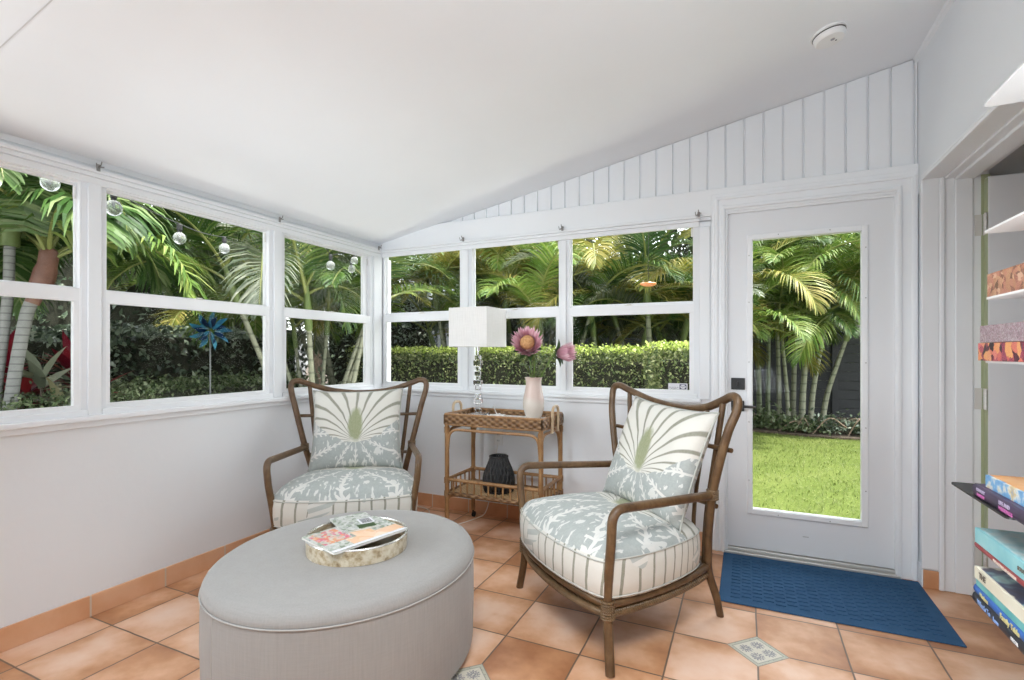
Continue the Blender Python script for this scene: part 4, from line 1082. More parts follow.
BK = {
 'coral': floral('coral_floral_cover', [(.05, .05, .02), (.36, .12, .09), (.50, .24, .16), (.30, .12, .08), (.46, .26, .12), (.56, .36, .26)], 95),
 'mauve': floral('mauve_speckle_cover', [(.12, .06, .08), (.32, .27, .28), (.20, .07, .12), (.46, .42, .41), (.24, .17, .20)], 330),
 'bright': floral('bright_floral_cover', [(.02, .008, .015), (.03, .012, .02), (.50, .06, .14), (.62, .22, .06), (.66, .42, .16), (.48, .04, .12)], 62),
 'orange': spine_mat('orange_page_top', (.55, .22, .06), None, 14, [(.3, (.50, .16, .05)), (.5, (.60, .28, .10)), (.7, (.66, .40, .20))]),
 'bluewhite': spine_mat('blue_travel_spine', (.10, .25, .45), None, 30, [(.3, (.08, .20, .42)), (.5, (.16, .36, .58)), (.58, (.60, .62, .58)), (.66, (.55, .42, .2)), (.8, (.12, .28, .5))]),
 'plum': spine_mat('dark_plum_cover', (.035, .025, .05), None, 12, [(.3, (.025, .02, .035)), (.6, (.055, .035, .075)), (.75, (.16, .03, .12))]),
 'aqua': spine_mat('aqua_cover', (.20, .47, .52), None, 10, [(.3, (.16, .42, .48)), (.6, (.26, .53, .56)), (.75, (.40, .60, .60))]),
 'aquatop': spine_mat('beach_photo_cover', (.4, .5, .5), None, 16, [(.3, (.07, .12, .13)), (.42, (.35, .33, .26)), (.52, (.30, .52, .55)), (.62, (.46, .58, .58)), (.75, (.55, .48, .38))]),
 'red': spine_mat('red_cover', (.30, .06, .06), (.24, .035, .04)),
 'cream': spine_mat('cream_cover', (.72, .70, .58), (.66, .63, .50), 8),
 'creamtop': spine_mat('cream_portrait_cover', (.7, .7, .6), None, 9, [(.3, (.68, .66, .52)), (.46, (.70, .68, .56)), (.50, (.10, .09, .12)), (.6, (.08, .10, .18)), (.66, (.30, .50, .50)), (.8, (.36, .14, .12))]),
 'teal': spine_mat('teal_cover', (.08, .36, .38), (.16, .46, .46)),
 'blue': spine_mat('royal_blue_cover', (.025, .09, .32), (.03, .12, .40)),
 'ink': spine_mat('black_cover', (.012, .014, .022), (.02, .022, .03)),
 'white': spine_mat('white_cover', (.72, .70, .64), None)}
TXC = {'gold': plain('gold_lettering', (.58, .52, .24), .5), 'bluet': plain('blue_lettering', (.22, .34, .62), .5), 'pink': plain('pink_lettering', (.45, .12, .32), .5), 'pale': plain('pale_lettering', (.40, .34, .46), .5), 'dark': plain('dark_lettering', (.12, .10, .08), .5), 'creamt': plain('cream_lettering', (.60, .50, .42), .5), 'wht': plain('white_lettering', (.7, .7, .7), .5)}
def book(y_far, L, z, th, x, W, mat, label, top=None, titles=(), rz=0.0, rounded=True, group='books on the tower'):
    """spine faces -X (into the room), book runs along Y; origin at the far spine corner"""
    o = empty('book', (x, y_far, z), rz, label, 'book', group)
    m = MB(); m.box(.004, W - .003, -L + .003, -.003, .0025, th - .0025); m.build('pages', M['paper'], o, False)
    m = MB(); m.box(.004, W, -L, 0, 0, .0028); m.box(.004, W, -L, 0, th - .0028, th)
    if rounded:
        pr_ = [(.006 - .006 * math.sin(a), th / 2 - th / 2 * math.cos(a)) for a in [PI * k / 8 for k in range(9)]]
        n = len(pr_); vs = [(px, 0, pz) for px, pz in pr_] + [(px, -L, pz) for px, pz in pr_]
        m.add(vs, [(i, i + 1, n + i + 1, n + i) for i in range(n - 1)] + [tuple(range(n))[::-1], tuple(range(n, 2 * n))])
    else: m.box(0, .004, -L, 0, 0, th)
    cv = m.build('cover', mat, o, True, 35)
    if top:
        m = MB(); m.box(.006, W - .001, -L + .001, -.001, th, th + .0005); m.build('cover_art', top, cv, False)
    for body, yc, zc, size, tm in titles:
        text_mesh('title', body, size, tm, o, (-.0012, -yc, th * zc), (R(90), 0, R(-90)), .0004, bold=True)
    return o
book(1.328, .26, 1.3295, .047, .443, .20, BK['coral'], 'thick coral floral book alone on the upper white shelf', rounded=False)
book(1.362, .26, 1.2395, .0345, .443, .20, BK['mauve'], 'mauve speckled book lying on the bright floral book', rounded=False)
book(1.372, .26, 1.2025, .0360, .443, .20, BK['bright'], 'bright pink and orange floral book under the mauve speckled book', rounded=False)
book(1.372, .28, .9395, .0250, .455, .19, BK['bluewhite'], 'blue-spined book with orange cover on the plum book, black shelf', BK['orange'], (('FLORIDA', .19, .45, .010, TXC['wht']),), R(1), False)
book(1.402, .30, .9140, .0250, .443, .20, BK['plum'], 'dark plum book with pink lettering on the black shelf', None, (('COMFORT', .045, .70, .0085, TXC['pale']), ('FASHION', .045, .30, .0085, TXC['pink']), ('LIFE AND', .150, .70, .0105, TXC['pale']), ('WEDDINGS', .155, .28, .0105, TXC['pink'])))
book(1.388, .27, .8180, .0300, .443, .21, BK['aqua'], 'aqua book with beach cover lying on the thin red book', BK['aquatop'], (('SOUTH', .20, .5, .010, TXC['dark']),), R(.5), False)
book(1.392, .27, .8045, .0130, .443, .20, BK['red'], 'thin dark red book under the aqua beach book', None, (('THE HISTORY OF GARDENS', .14, .5, .0075, TXC['creamt']),))
book(1.390, .27, .7415, .0245, .443, .21, BK['cream'], 'cream portrait-cover book on top of the lowest stack', BK['creamtop'], (('THE', .040, .55, .016, TXC['dark']),), R(.6), False)
book(1.388, .27, .7265, .0145, .445, .20, BK['teal'], 'thin teal book between the cream book and the royal blue book', rounded=False)
book(1.396, .29, .7075, .0185, .443, .21, BK['blue'], 'royal blue book with gold lettering above the black book', None, (('Modern', .055, .5, .012, TXC['gold']), ('Family Table', .165, .5, .015, TXC['gold'])), R(0))
book(1.402, .28, .6845, .0225, .443, .20, BK['ink'], 'black book with blue lettering at the bottom of the lowest stack', None, (("What's To", .060, .55, .014, TXC['bluet']), ('Love', .115, .5, .012, TXC['bluet']), ('DECOR', .19, .5, .008, TXC['wht'])))
# ------------------------------------------------------------------ garden
m = MB()
m.box(-40, 40, -30, 45, GZ - .3, GZ - .012); lawn = struct(m.build('lawn', M['lawn'], None, False), 'bright mown lawn outside the glass door', 'lawn')
m = MB(); m.box(-40, XL - .5, -8, 45, GZ - .02, GZ + .02); m.box(XL - .5, -.2, 5.3, 45, GZ - .02, GZ + .02)
bed = fillet([(-.2, 9.55, 0), (1.2, 9.2, 0), (3.0, 9.3, 0), (6, 8.6, 0), (10, 9, 0), (10, 20, 0), (-.2, 20, 0)], .3, 4); m.prism([(p.x, p.y) for p in bed], GZ - .02, GZ + .02)
struct(m.build('garden_bed', M['soil'], None, False), 'dark mulched planting beds around the house', 'ground')

m = MB(); m.box(-4.75, XL - .13, YF, 5.25, GZ - .02, GZ + .03); m.box(XL - .13, -.25, YB + .13, 5.25, GZ - .02, GZ + .03)  # bright paving added out of view to bounce sun up to the ceiling
struct(m.build('bounce_paving', M['pale_stone'], None, False), 'added pale stone paving, unseen below the windows, bouncing light onto the ceiling', 'path')
NR = np.random.default_rng(11)
def leaf_cloud(C, L, W, up=.5, fold=.25):
    n = len(C); D = NR.normal(size=(n, 3)); D[:, 2] += up * .3; D /= np.linalg.norm(D, axis=1)[:, None]
    A = NR.normal(size=(n, 3)); A[:, 2] += up * 2; S = np.cross(D, A); S /= np.linalg.norm(S, axis=1)[:, None] + 1e-9; N_ = np.cross(S, D)
    l = (L * NR.uniform(.6, 1.25, n))[:, None]; w = (W * NR.uniform(.7, 1.2, n))[:, None]
    V = np.stack([C - D * l / 2, C + S * w / 2 + N_ * w * fold, C + D * l / 2, C - S * w / 2 + N_ * w * fold], 1)
    return V.reshape(-1, 3), np.arange(4 * n).reshape(n, 4)
def shell_pts(n, x0, x1, y0, y1, z0, z1, depth=.12, top=.4, round_=.06):
    """points in a thick shell below the surface of a clipped hedge"""
    P = []
    ax, ay = x1 - x0, y1 - y0; h = z1 - z0
    areas = np.array([ax * ay * (1 + top), ax * h, ax * h, ay * h, ay * h]); k = NR.choice(5, n, p=areas / areas.sum())
    u, v = NR.uniform(size=n), NR.uniform(size=n); d = np.abs(NR.normal(size=n)) * depth
    X = x0 + u * ax; Y = y0 + v * ay; Z = z0 + v * h
    X2 = np.where(k == 3, x0 + d, np.where(k == 4, x1 - d, X)); Y2 = np.where(k == 0, Y, np.where(k == 1, y0 + d, np.where(k == 2, y1 - d, y0 + u * ay))); Z2 = np.where(k == 0, z1 - d, Z)
    return np.stack([X2, Y2, Z2], 1) + NR.normal(size=(n, 3)) * round_ * .5
def hedge(name, box, n, L, W, mat, tipmat, ntip, label, cat='hedge', group=None):
    x0, x1, y0, y1, z1 = box
    o = empty(name, ((x0 + x1) / 2, (y0 + y1) / 2, GZ), 0, label, cat, group); cx, cy = (x0 + x1) / 2, (y0 + y1) / 2
    P = shell_pts(n, x0 - cx, x1 - cx, y0 - cy, y1 - cy, .05, z1 - GZ)
    V, F = leaf_cloud(P, L, W); np_mesh('foliage', V, F, mat, None, o)
    if ntip:
        P = np.stack([NR.uniform(x0 - cx, x1 - cx, ntip), NR.uniform(y0 - cy, y1 - cy, ntip), z1 - GZ + NR.normal(size=ntip) * .025 + .01], 1)
        V, F = leaf_cloud(P, L, W, 1.0); np_mesh('sunlit_top', V, F, tipmat, None, o)
    m = MB(); m.box(x0 - cx + .14, x1 - cx - .14, y0 - cy + .14, y1 - cy - .14, 0, z1 - GZ - .14, .05); m.build('dark_core', M['core'], o, False)  # solid near-black box added inside, its colour stands for the inner shade
    return o
hedge('clipped_hedge', (-5.75, -1.00, 6.15, 6.85, 1.235), 20000, .052, .026, M['hedge'], M['hedge_top_lit'], 4800, 'long clipped hedge with yellow-green top outside the back windows')
hedge('clipped_hedge', (-1.02, -.12, 5.75, 6.45, 1.275), 5500, .052, .026, M['hedge'], M['hedge_top_lit'], 1300, 'short taller clipped hedge block nearest the glass door')
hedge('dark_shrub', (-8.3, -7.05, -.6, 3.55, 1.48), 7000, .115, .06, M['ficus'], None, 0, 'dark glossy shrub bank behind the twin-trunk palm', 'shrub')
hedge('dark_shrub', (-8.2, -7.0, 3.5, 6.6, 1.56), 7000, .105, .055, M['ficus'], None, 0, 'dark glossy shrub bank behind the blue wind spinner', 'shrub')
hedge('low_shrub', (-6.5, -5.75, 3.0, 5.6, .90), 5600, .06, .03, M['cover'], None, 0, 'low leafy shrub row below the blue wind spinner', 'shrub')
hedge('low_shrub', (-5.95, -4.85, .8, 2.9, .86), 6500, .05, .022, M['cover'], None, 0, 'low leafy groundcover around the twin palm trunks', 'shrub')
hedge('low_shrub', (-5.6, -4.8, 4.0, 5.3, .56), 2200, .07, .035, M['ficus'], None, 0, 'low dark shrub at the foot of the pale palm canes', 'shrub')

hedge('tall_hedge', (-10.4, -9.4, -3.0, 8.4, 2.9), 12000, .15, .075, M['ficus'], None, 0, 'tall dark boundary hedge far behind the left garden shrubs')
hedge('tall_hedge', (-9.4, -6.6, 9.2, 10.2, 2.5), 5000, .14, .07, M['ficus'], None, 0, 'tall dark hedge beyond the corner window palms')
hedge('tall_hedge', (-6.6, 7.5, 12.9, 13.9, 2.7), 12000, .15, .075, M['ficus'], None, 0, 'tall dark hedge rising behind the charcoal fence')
# --- palm fronds
def frond_mesh(L, el, droop, npair, ll, lw, vang, gravity, seed, leafm, fill=.14):
    rg = random.Random(seed); n = 26; pts = []; p = Vector((0, 0, 0)); ang = el; side = rg.uniform(-.06, .06); yaw = 0
    for i in range(n + 1):
        s = i / n; a = el - droop * s ** 1.25; yaw += side / n * 4
        pts.append((p.copy(), a, yaw)); p = p + Vector((math.cos(a) * math.cos(yaw), math.cos(a) * math.sin(yaw), math.sin(a))) * (L / n)
    def at(s):
        f = s * n; i = min(n - 1, int(f)); t = f - i
        a0, a1 = pts[i], pts[i + 1]; return a0[0].lerp(a1[0], t), a0[1] + (a1[1] - a0[1]) * t, a0[2]
    V, F, MI = [], [], []
    m = MB(); m.tube([q[0] for q in pts], [.017 * (1 - .85 * i / n) * L / 1.8 + .003 for i in range(n + 1)], 5)
    V += m.v; 
    for f in m.f:
        if len(f) == 4: F.append(f); MI.append(1)
    for k in range(npair):
        s = fill + (1 - fill) * (k + .5) / npair
        pos, a, yw = at(min(.995, s)); q = (s - fill) / (1 - fill)
        prof = (.35 + .65 * math.sin(PI * min(1, .12 + .80 * q)) ** .8) * (1 - .55 * max(0, q - .75) / .25)
        T = Vector((math.cos(a) * math.cos(yw), math.cos(a) * math.sin(yw), math.sin(a))); B = Vector((-math.sin(yw), math.cos(yw), 0)); U = T.cross(B) * -1
        if U.z < 0 and abs(a) < PI / 2: U = -U
        fa = R(68) - R(42) * q
        for sd in (-1, 1):
            l = ll * prof * rg.uniform(.88, 1.1); w = lw * rg.uniform(.85, 1.15)
            d = (T * math.cos(fa + rg.uniform(-.08, .08)) + B * sd * math.sin(fa) + U * (vang + rg.uniform(-.14, .14))).normalized()
            p0 = pos; p1 = p0 + d * l * .40; d2 = (d + Vector((0, 0, -gravity * rg.uniform(.6, 1.3)))).normalized(); p2 = p1 + d2 * l * .34; d3 = (d2 + Vector((0, 0, -gravity * 1.3))).normalized(); p3 = p2 + d3 * l * .26
            wv = (T - d * T.dot(d)).normalized() * .75 + U * .25; wv.normalize()
            b = len(V)
            V += [p0 - wv * w * .2, p0 + wv * w * .2, p1 - wv * w * .5, p1 + wv * w * .5, p2 - wv * w * .36, p2 + wv * w * .36, p3 - wv * w * .04, p3 + wv * w * .04]
            F += [(b, b + 1, b + 3, b + 2), (b + 2, b + 3, b + 5, b + 4), (b + 4, b + 5, b + 7, b + 6)]; MI += [0, 0, 0]
    me = bpy.data.meshes.new('frond'); me.from_pydata([tuple(v) for v in V], [], F); me.materials.append(leafm); me.materials.append(M['rachis'])
    me.polygons.foreach_set('material_index', MI); me.update(); return me
FR = {}
def fronds(style):
    if style not in FR:
        mt = {'green': 'palm_green', 'gold': 'palm_gold', 'deep': 'palm_deep', 'lime': 'palm_lime', 'blue': 'palm_blue', 'royal': 'palm_bright', 'royallime': 'palm_lime'}[style]
        out = []
        for k, (el, dr) in enumerate(((1.20, 1.5), (.95, 1.75), (.70, 1.7), (1.05, 2.2))):
            if style.startswith('royal'): out.append(frond_mesh(1.55, el, dr + .35, 54, .62, .036, .30, .42, 50 + k, M[mt], .12))
            else: out.append(frond_mesh(1.75, el, dr, 64, .52, .0205, .36, .34, 10 + k, M[mt]))
        FR[style] = out
    return FR[style]
def add_frond(parent, pos, az, style, k, scale=1.0, roll=0.0, pitch=0.0):
    o = bpy.data.objects.new('frond', fronds(style)[k % 4]); COL.objects.link(o); o.parent = parent; o.location = pos; o.rotation_euler = (roll, -pitch, az); o.scale = (scale,) * 3
    return o
def palm(name, loc, canes, styles, label, cat='palm', group='feathery palms along the garden edge', canemat='cane_pale', seed=1, nf=6, fs=1.0, az0=None):
    rg = random.Random(seed); root = empty(name, (loc[0], loc[1], GZ), 0, label, cat, group)
    for i, (dx, dy, lx, ly, h, r) in enumerate(canes):
        pth = smooth_path([(dx, dy, 0), (dx + lx * .25, dy + ly * .25, h * .4), (dx + lx, dy + ly, h)], 6)
        m = MB(); m.tube(pth, [r * (1.15 - .4 * k / (len(pth) - 1)) for k in range(len(pth))], 9); m.build('cane', M[canemat], root)
        e = pth[-1]; d = (pth[-1] - pth[-3]).normalized(); e2 = e + d * .45 + Vector((0, 0, .05))
        m = MB(); m.tube([e - d * .02, e + d * .18, e2], [r * 1.1, r * 1.3, r * .6], 9); m.build('crownshaft', M['shaft_green'], root)
        a0 = rg.uniform(0, 6.28)
        for k in range(nf):
            f = k / max(1, nf - 1); az = a0 + k * 2.4 + rg.uniform(-.3, .3); st = styles[(i + k) % len(styles)]
            add_frond(root, e2 - d * .25 * (1 - f) * .8, az, st, rg.randrange(4), fs * rg.uniform(.8, 1.15), rg.uniform(-.25, .25), -.45 + .7 * f + rg.uniform(-.12, .12))
    return root
def clump(n, spread, h, lean, r, seed):
    rg = random.Random(seed); out = []
    for i in range(n):
        a = 2 * PI * i / n + rg.uniform(-.5, .5); s = spread * rg.uniform(.3, 1)
        out.append((s * math.cos(a), s * math.sin(a), lean * math.cos(a) * rg.uniform(.5, 1.2), lean * math.sin(a) * rg.uniform(.5, 1.2), h * rg.uniform(.7, 1.15), r * rg.uniform(.8, 1.2)))
    return out
G = 'feathery palms along the garden edge'
palm('areca_palm', (-8.8, 6.6), clump(5, .35, 2.0, .55, .04, 1), ['lime', 'gold', 'green'], 'yellow-green palm behind the blue wind spinner, right part of the middle left window', seed=21, nf=6)
palm('areca_palm', (-5.15, 4.95), clump(9, .42, 1.75, .55, .034, 2), ['green', 'green', 'lime', 'blue'], 'palm clump with many pale canes outside the corner left window', seed=22, nf=5)
palm('areca_palm', (-6.3, 6.7), clump(5, .35, 1.7, .55, .035, 3), ['gold', 'lime', 'green'], 'gold-green palm behind the pale-caned clump at the room corner', seed=23, nf=6)
palm('areca_palm', (-5.7, 9.2), clump(4, .35, 2.5, .5, .04, 4), ['blue', 'green'], 'grey-green palm left of the lamp seen through the corner back window', seed=24, nf=6, fs=.9)
palm('areca_palm', (-4.45, 7.6), clump(4, .25, 1.9, .5, .045, 5), ['blue', 'lime', 'gold'], 'pale arching palm right behind the lamp shade', seed=25, nf=6)
palm('areca_palm', (-3.75, 8.9), clump(5, .35, 2.3, .5, .04, 6), ['lime', 'gold', 'green'], 'yellow palm left in the middle back window', seed=26, nf=6)
palm('areca_palm', (-2.85, 7.9), clump(5, .3, 2.0, .5, .04, 7), ['gold', 'gold', 'lime'], 'golden drooping palm behind the open protea', seed=27, nf=6)
palm('areca_palm', (-2.15, 8.7), clump(5, .35, 1.9, .5, .04, 8), ['deep', 'blue', 'green'], 'deep green palm left in the back window nearest the door', seed=28, nf=7, canemat='cane_dark')
palm('areca_palm', (-1.35, 8.6), clump(4, .3, 2.2, .45, .045, 9), ['gold', 'blue', 'deep'], 'tan-fronded palm in the middle of the back window nearest the door', seed=29, nf=6)
palm('areca_palm', (-.75, 9.3), clump(5, .35, 1.8, .5, .04, 10), ['lime', 'gold', 'green'], 'yellow-ribbed palm at the right edge of the back window nearest the door', seed=30, nf=6)
palm('areca_palm', (.25, 10.9), [(0, 0, -.1, .1, 2.7, .045), (-.25, .2, -.25, .1, 2.3, .04), (.15, .3, .05, .2, 2.9, .04)], ['deep', 'gold', 'green'], 'tall shaded palm at the left edge of the glass door view', seed=31, nf=6, canemat='cane_dark')
palm('areca_palm', (.98, 10.35), [(-.42, 0, -.05, 0, 2.3, .04), (-.2, .1, .06, 0, 2.0, .045), (-.08, -.1, .12, -.1, 1.95, .05), (.06, 0, .22, 0, 1.75, .045), (.25, .1, .36, 0, 1.55, .045), (-.28, -.1, -.12, -.2, 1.6, .035)], ['lime', 'green', 'lime'], 'bright green palm with slim pale canes in the middle of the door view', seed=36, nf=5)
palm('areca_palm', (2.15, 10.5), [(0, 0, -.45, -.1, 2.0, .06), (.15, .1, -.25, .05, 2.4, .06), (.3, 0, .05, 0, 2.3, .055)], ['lime', 'gold', 'lime'], 'leaning grey-caned palm at the right edge of the door view', seed=33, nf=6, canemat='trunk_grey')
palm('areca_palm', (1.55, 12.6), clump(4, .4, 2.9, .5, .05, 14), ['deep', 'green'], 'dark tall palm at the back of the door view beyond the fence line', seed=34, nf=7, fs=1.15, canemat='cane_dark')

# big arching frond seen through the door
rp = [o for o in bpy.data.objects if o.get('label', '').startswith('bright green palm with slim')][0]
add_frond(rp, (-.30, -.35, 2.42), R(-22), 'lime', 1, 1.15, .15, .05); add_frond(rp, (.15, -.2, 1.9), R(200), 'lime', 2, .9, 0, 0)
add_frond(rp, (.05, -.2, 1.75), R(-70), 'green', 2, .8, 0, -.1)

# twin-trunk palm at the left
cp = empty('twin_trunk_palm', (-5.5, 1.93, GZ), 0, 'palm with two grey ringed trunks and brown crownshaft outside the nearest left window', 'palm')
for (pth, r) in (([(0, 0, 0), (.02, .02, .9), (.05, .085, 1.75), (.05, .10, 2.25)], .036), ([(.10, .04, 0), (.11, .07, .8), (.15, .15, 1.55), (.18, .20, 1.80)], .044)):
    m = MB(); q = smooth_path(pth, 6); m.tube(q, [r * 1.1] * 4 + [r] * (len(q) - 4), 14); m.build('trunk', M['trunk_grey'], cp)
m = MB(); m.tube(smooth_path([(.175, .19, 1.74), (.20, .235, 1.88), (.225, .27, 2.06), (.23, .285, 2.2)], 4), [.05] * 3 + [.078] * 5 + [.066] * 4 + [.045], 14); m.build('crownshaft', M['shaft'], cp)
m = MB(); m.tube([(.05, .10, 2.2), (.055, .11, 2.4), (.055, .12, 2.55)], [.06, .062, .045], 12); m.build('crownshaft', M['shaft_green'], cp)
rg = random.Random(3)
for k in range(13):
    az = k * 2.4 + .5; f = k / 12
    add_frond(cp, (.225, .28, 2.10 + .1 * f), az, 'royal' if k % 4 else 'royallime', rg.randrange(4), rg.uniform(.75, 1.05), rg.uniform(-.3, .3), -.35 + .75 * f)
for k in range(11):
    az = k * 2.4 + 1.7; f = k / 10
    add_frond(cp, (.055, .12, 2.45 + .1 * f), az, 'royal', rg.randrange(4), rg.uniform(.85, 1.1), rg.uniform(-.3, .3), -.35 + .75 * f)
palm('areca_palm', (-6.3, 3.0), [(0, 0, 0, 0, 2.3, .05)], ['royal', 'royallime', 'royal'], 'broad-leaved palm drooping over the left end of the middle left window', seed=41, nf=12, fs=1.05, canemat='trunk_grey')

# cordylines
def cordyline(loc, label, n, h, seed, mat='ti'):
    rg = random.Random(seed); o = empty('cordyline', (loc[0], loc[1], GZ), 0, label, 'plant', None)
    m = MB()
    for (dx, dy, hh) in ((0, 0, h), (.12, .10, h * .8), (-.10, .12, h * .68)):
        s_ = MB(); s_.tube([(dx * .4, dy * .4, 0), (dx, dy, hh)], .014, 7); s_.build('stem', M['bark'], o)
        for k in range(n):
            a = k * 2.4 + rg.uniform(-.3, .3); e = rg.uniform(-.1, 1.2); L = rg.uniform(.28, .44)
            b = Vector((dx, dy, hh - .12 * rg.random())); leaf_blade(m, b, b + Vector((math.cos(a) * math.cos(e), math.sin(a) * math.cos(e), math.sin(e))) * L, .048, Vector((0, 0, 1)), 5)
    m.build('leaves', M[mat], o, True, 80)
    return o
cordyline((-6.0, 2.70), 'dark red cordyline right of the twin palm trunks', 17, 1.18, 1)
cordyline((-6.1, 2.22), 'dark red cordyline at the left edge behind the palm trunks', 17, 1.22, 2)
cordyline((-5.55, 2.28), 'pale striped broad-leaved plant just right of the palm trunks', 11, 1.12, 4, 'silverleaf')

# bedding plants by the lawn edge
for i, (x, y, s, mt_) in enumerate(((.35, 9.75, .42, 'cover'), (.85, 9.55, .36, 'cover'), (1.35, 9.62, .40, 'ficus'), (1.85, 9.65, .34, 'cover'), (2.35, 9.7, .38, 'ficus'), (.05, 10.0, .5, 'cover'))):
    o = empty('bedding_plant', (x, y, GZ), 0, ('low silvery plant at the left of the lawn edge, under the slim palm canes', 'spreading green plant second from the left along the lawn edge', 'dark rounded plant in the middle of the lawn edge', 'spreading green plant right of the middle at the lawn edge', 'dark rounded plant at the right end of the lawn edge', 'taller leafy plant at the left edge of the door view')[i], 'plant', 'bedding plants along the lawn edge')
    n = 420; P = NR.normal(size=(n, 3)) * np.array([s * .5, s * .32, s * .3]); P[:, 2] = np.abs(P[:, 2]) + .05
    V, F = leaf_cloud(P, .10, .04, .8); np_mesh('foliage', V, F, M[mt_], None, o)
    st_ = MB()
    for k in range(6): a = k * 1.05; st_.tube([(0, 0, 0), (math.cos(a) * s * .4, math.sin(a) * s * .25, s * .5)], .006, 5)
    st_.build('stems', M['twig'], o)
rg = random.Random(9)
for i in range(9):
    x = .5 + i * .24; a = rg.uniform(-1.2, 1.2); L = rg.uniform(.35, .7)
    m = MB(); m.tube(smooth_path([(0, 0, 0), (math.cos(a) * L * .5, -.05, .16 + rg.uniform(0, .15)), (math.cos(a) * L, rg.uniform(-.1, .1), rg.uniform(.05, .4))], 4), .010, 5)
    o = m.build('dry_branch', M['twig'], None); o.location = (x, 9.5 + rg.uniform(-.15, .2), GZ + .03)
    tag(o, 'dry brown pruned branch lying among the low plants at the lawn edge', 'branch', 'dry branches along the lawn edge')

# grass blades
n = 26000; P = np.stack([NR.uniform(-.6, 5.2, n), 4.2 + 5.2 * NR.uniform(size=n), np.full(n, GZ + .004)], 1)
V, F = leaf_cloud(P, .045, .008, 2.5); tag(np_mesh('grass', V, F, M['grass']), 'short green grass blades covering the lawn', 'grass', None, 'stuff')

# fence
fe = empty('garden_fence', (0, 12.1, GZ), 0, 'charcoal slatted garden fence behind the palms', 'fence')
m = MB()
for k in range(9): m.box(-7.5, 7.0, 0, .025, .02 + k * .185, .02 + k * .185 + .178)
m.build('slat_panel', M['fence'], fe, False)
for k in range(9):
    x = -7.4 + k * 1.8; m = MB(); m.box(x, x + .09, -.05, .04, 0, 1.80, .004); m.build('post', M['fence'], fe, False)
gw = MB(); gw.box(-15.2, -15.0, 2.0, 14.0, GZ, 1.95); gw.box(-15.25, -14.95, 2.0, 14.0, 1.95, 2.02)
tag(gw.build('garden_wall', M['house_wall'], None, False), 'white boundary wall far beyond the dark shrubs', 'wall')
nh = empty('neighbour_house', (-9.6, 15.6, GZ), 0, 'pale neighbouring house with grey roof beyond the corner back window', 'house')
m = MB(); m.box(-2.6, 2.2, 0, 4, 0, 3.0); m.build('house_wall', M['house_wall'], nh, False)
m = MB(); m.add([(-3.0, -.5, 2.95), (2.6, -.5, 2.95), (2.6, 2, 4.9), (-3.0, 2, 4.9), (-3.0, 4.4, 2.95), (2.6, 4.4, 2.95), (-3.0, -.5, 2.8), (2.6, -.5, 2.8)], [(0, 1, 2, 3), (3, 2, 5, 4), (6, 7, 1, 0), (1, 5, 2), (0, 3, 4)]); m.build('roof', M['house_roof'], nh, False)
for x in (-1.6, .6):
    m = MB(); m.box(x, x + 1.0, -.03, 0, 1.0, 2.2); m.build('house_window', M['house_dark'], nh, False)

# background trees
def tree(loc, h, r, n, label, seed, leaf=.2):
    rg = random.Random(seed); o = empty('leafy_tree', (loc[0], loc[1], GZ), 0, label, 'tree', 'dark trees behind the palms')
    m = MB(); m.tube(smooth_path([(0, 0, 0), (.1, .05, h * .3), (.05, -.1, h * .62)], 5), [.16] * 4 + [.12] * 4 + [.07] * 3, 9)
    for k in range(7):
        a = k * 2.4; b = Vector((.08, 0, h * (.22 + .05 * k))); m.tube(smooth_path([b, b + Vector((math.cos(a) * r * .45, math.sin(a) * r * .45, h * .12)), b + Vector((math.cos(a) * r * .85, math.sin(a) * r * .85, h * .18))], 4), [.06] * 3 + [.04] * 3 + [.02] * 3, 6)
    m.build('trunk', M['bark'], o)
    nb = 16; B = NR.normal(size=(nb, 3)); B /= np.linalg.norm(B, axis=1)[:, None]; B *= NR.uniform(.35, 1, nb)[:, None] ** .5
    B = B * np.array([r, r, h * .36]) + np.array([0, 0, h * .60]); k = NR.integers(0, nb, n)
    P = B[k] + NR.normal(size=(n, 3)) * r * .26; P[:, 2] = np.maximum(P[:, 2], .4)
    V, F = leaf_cloud(P, leaf, leaf * .5); np_mesh('crown', V, F, M['tree'], None, o)
TREES = [(-11.8, 4.2), (-11.2, 7.2), (-10.6, 10.2), (-6.9, 13.6), (-4.6, 13.4), (-2.4, 13.8), (-.3, 13.6), (1.9, 14.2), (4.2, 13.8), (-12.2, 1.0), (-12.5, -2.5)]
TL = ['dark leafy tree behind the wind spinner, far beyond the shrubs', 'dark leafy tree beyond the right part of the middle left window', 'dark leafy tree beyond the room corner', 'dark leafy tree beside the neighbouring house', 'dark leafy tree behind the lamp', 'dark leafy tree behind the flowers', 'dark leafy tree behind the back window nearest the door', 'dark leafy tree in the middle behind the glass door', 'dark leafy tree at the right behind the glass door', 'dark leafy tree behind the twin-trunk palm', 'dark leafy tree at the far left beyond the nearest left window']
for i, (x, y) in enumerate(TREES): tree((x, y), 6.4 + (i % 3) * .7, 1.9 + .2 * (i % 2), 4200, TL[i], i)

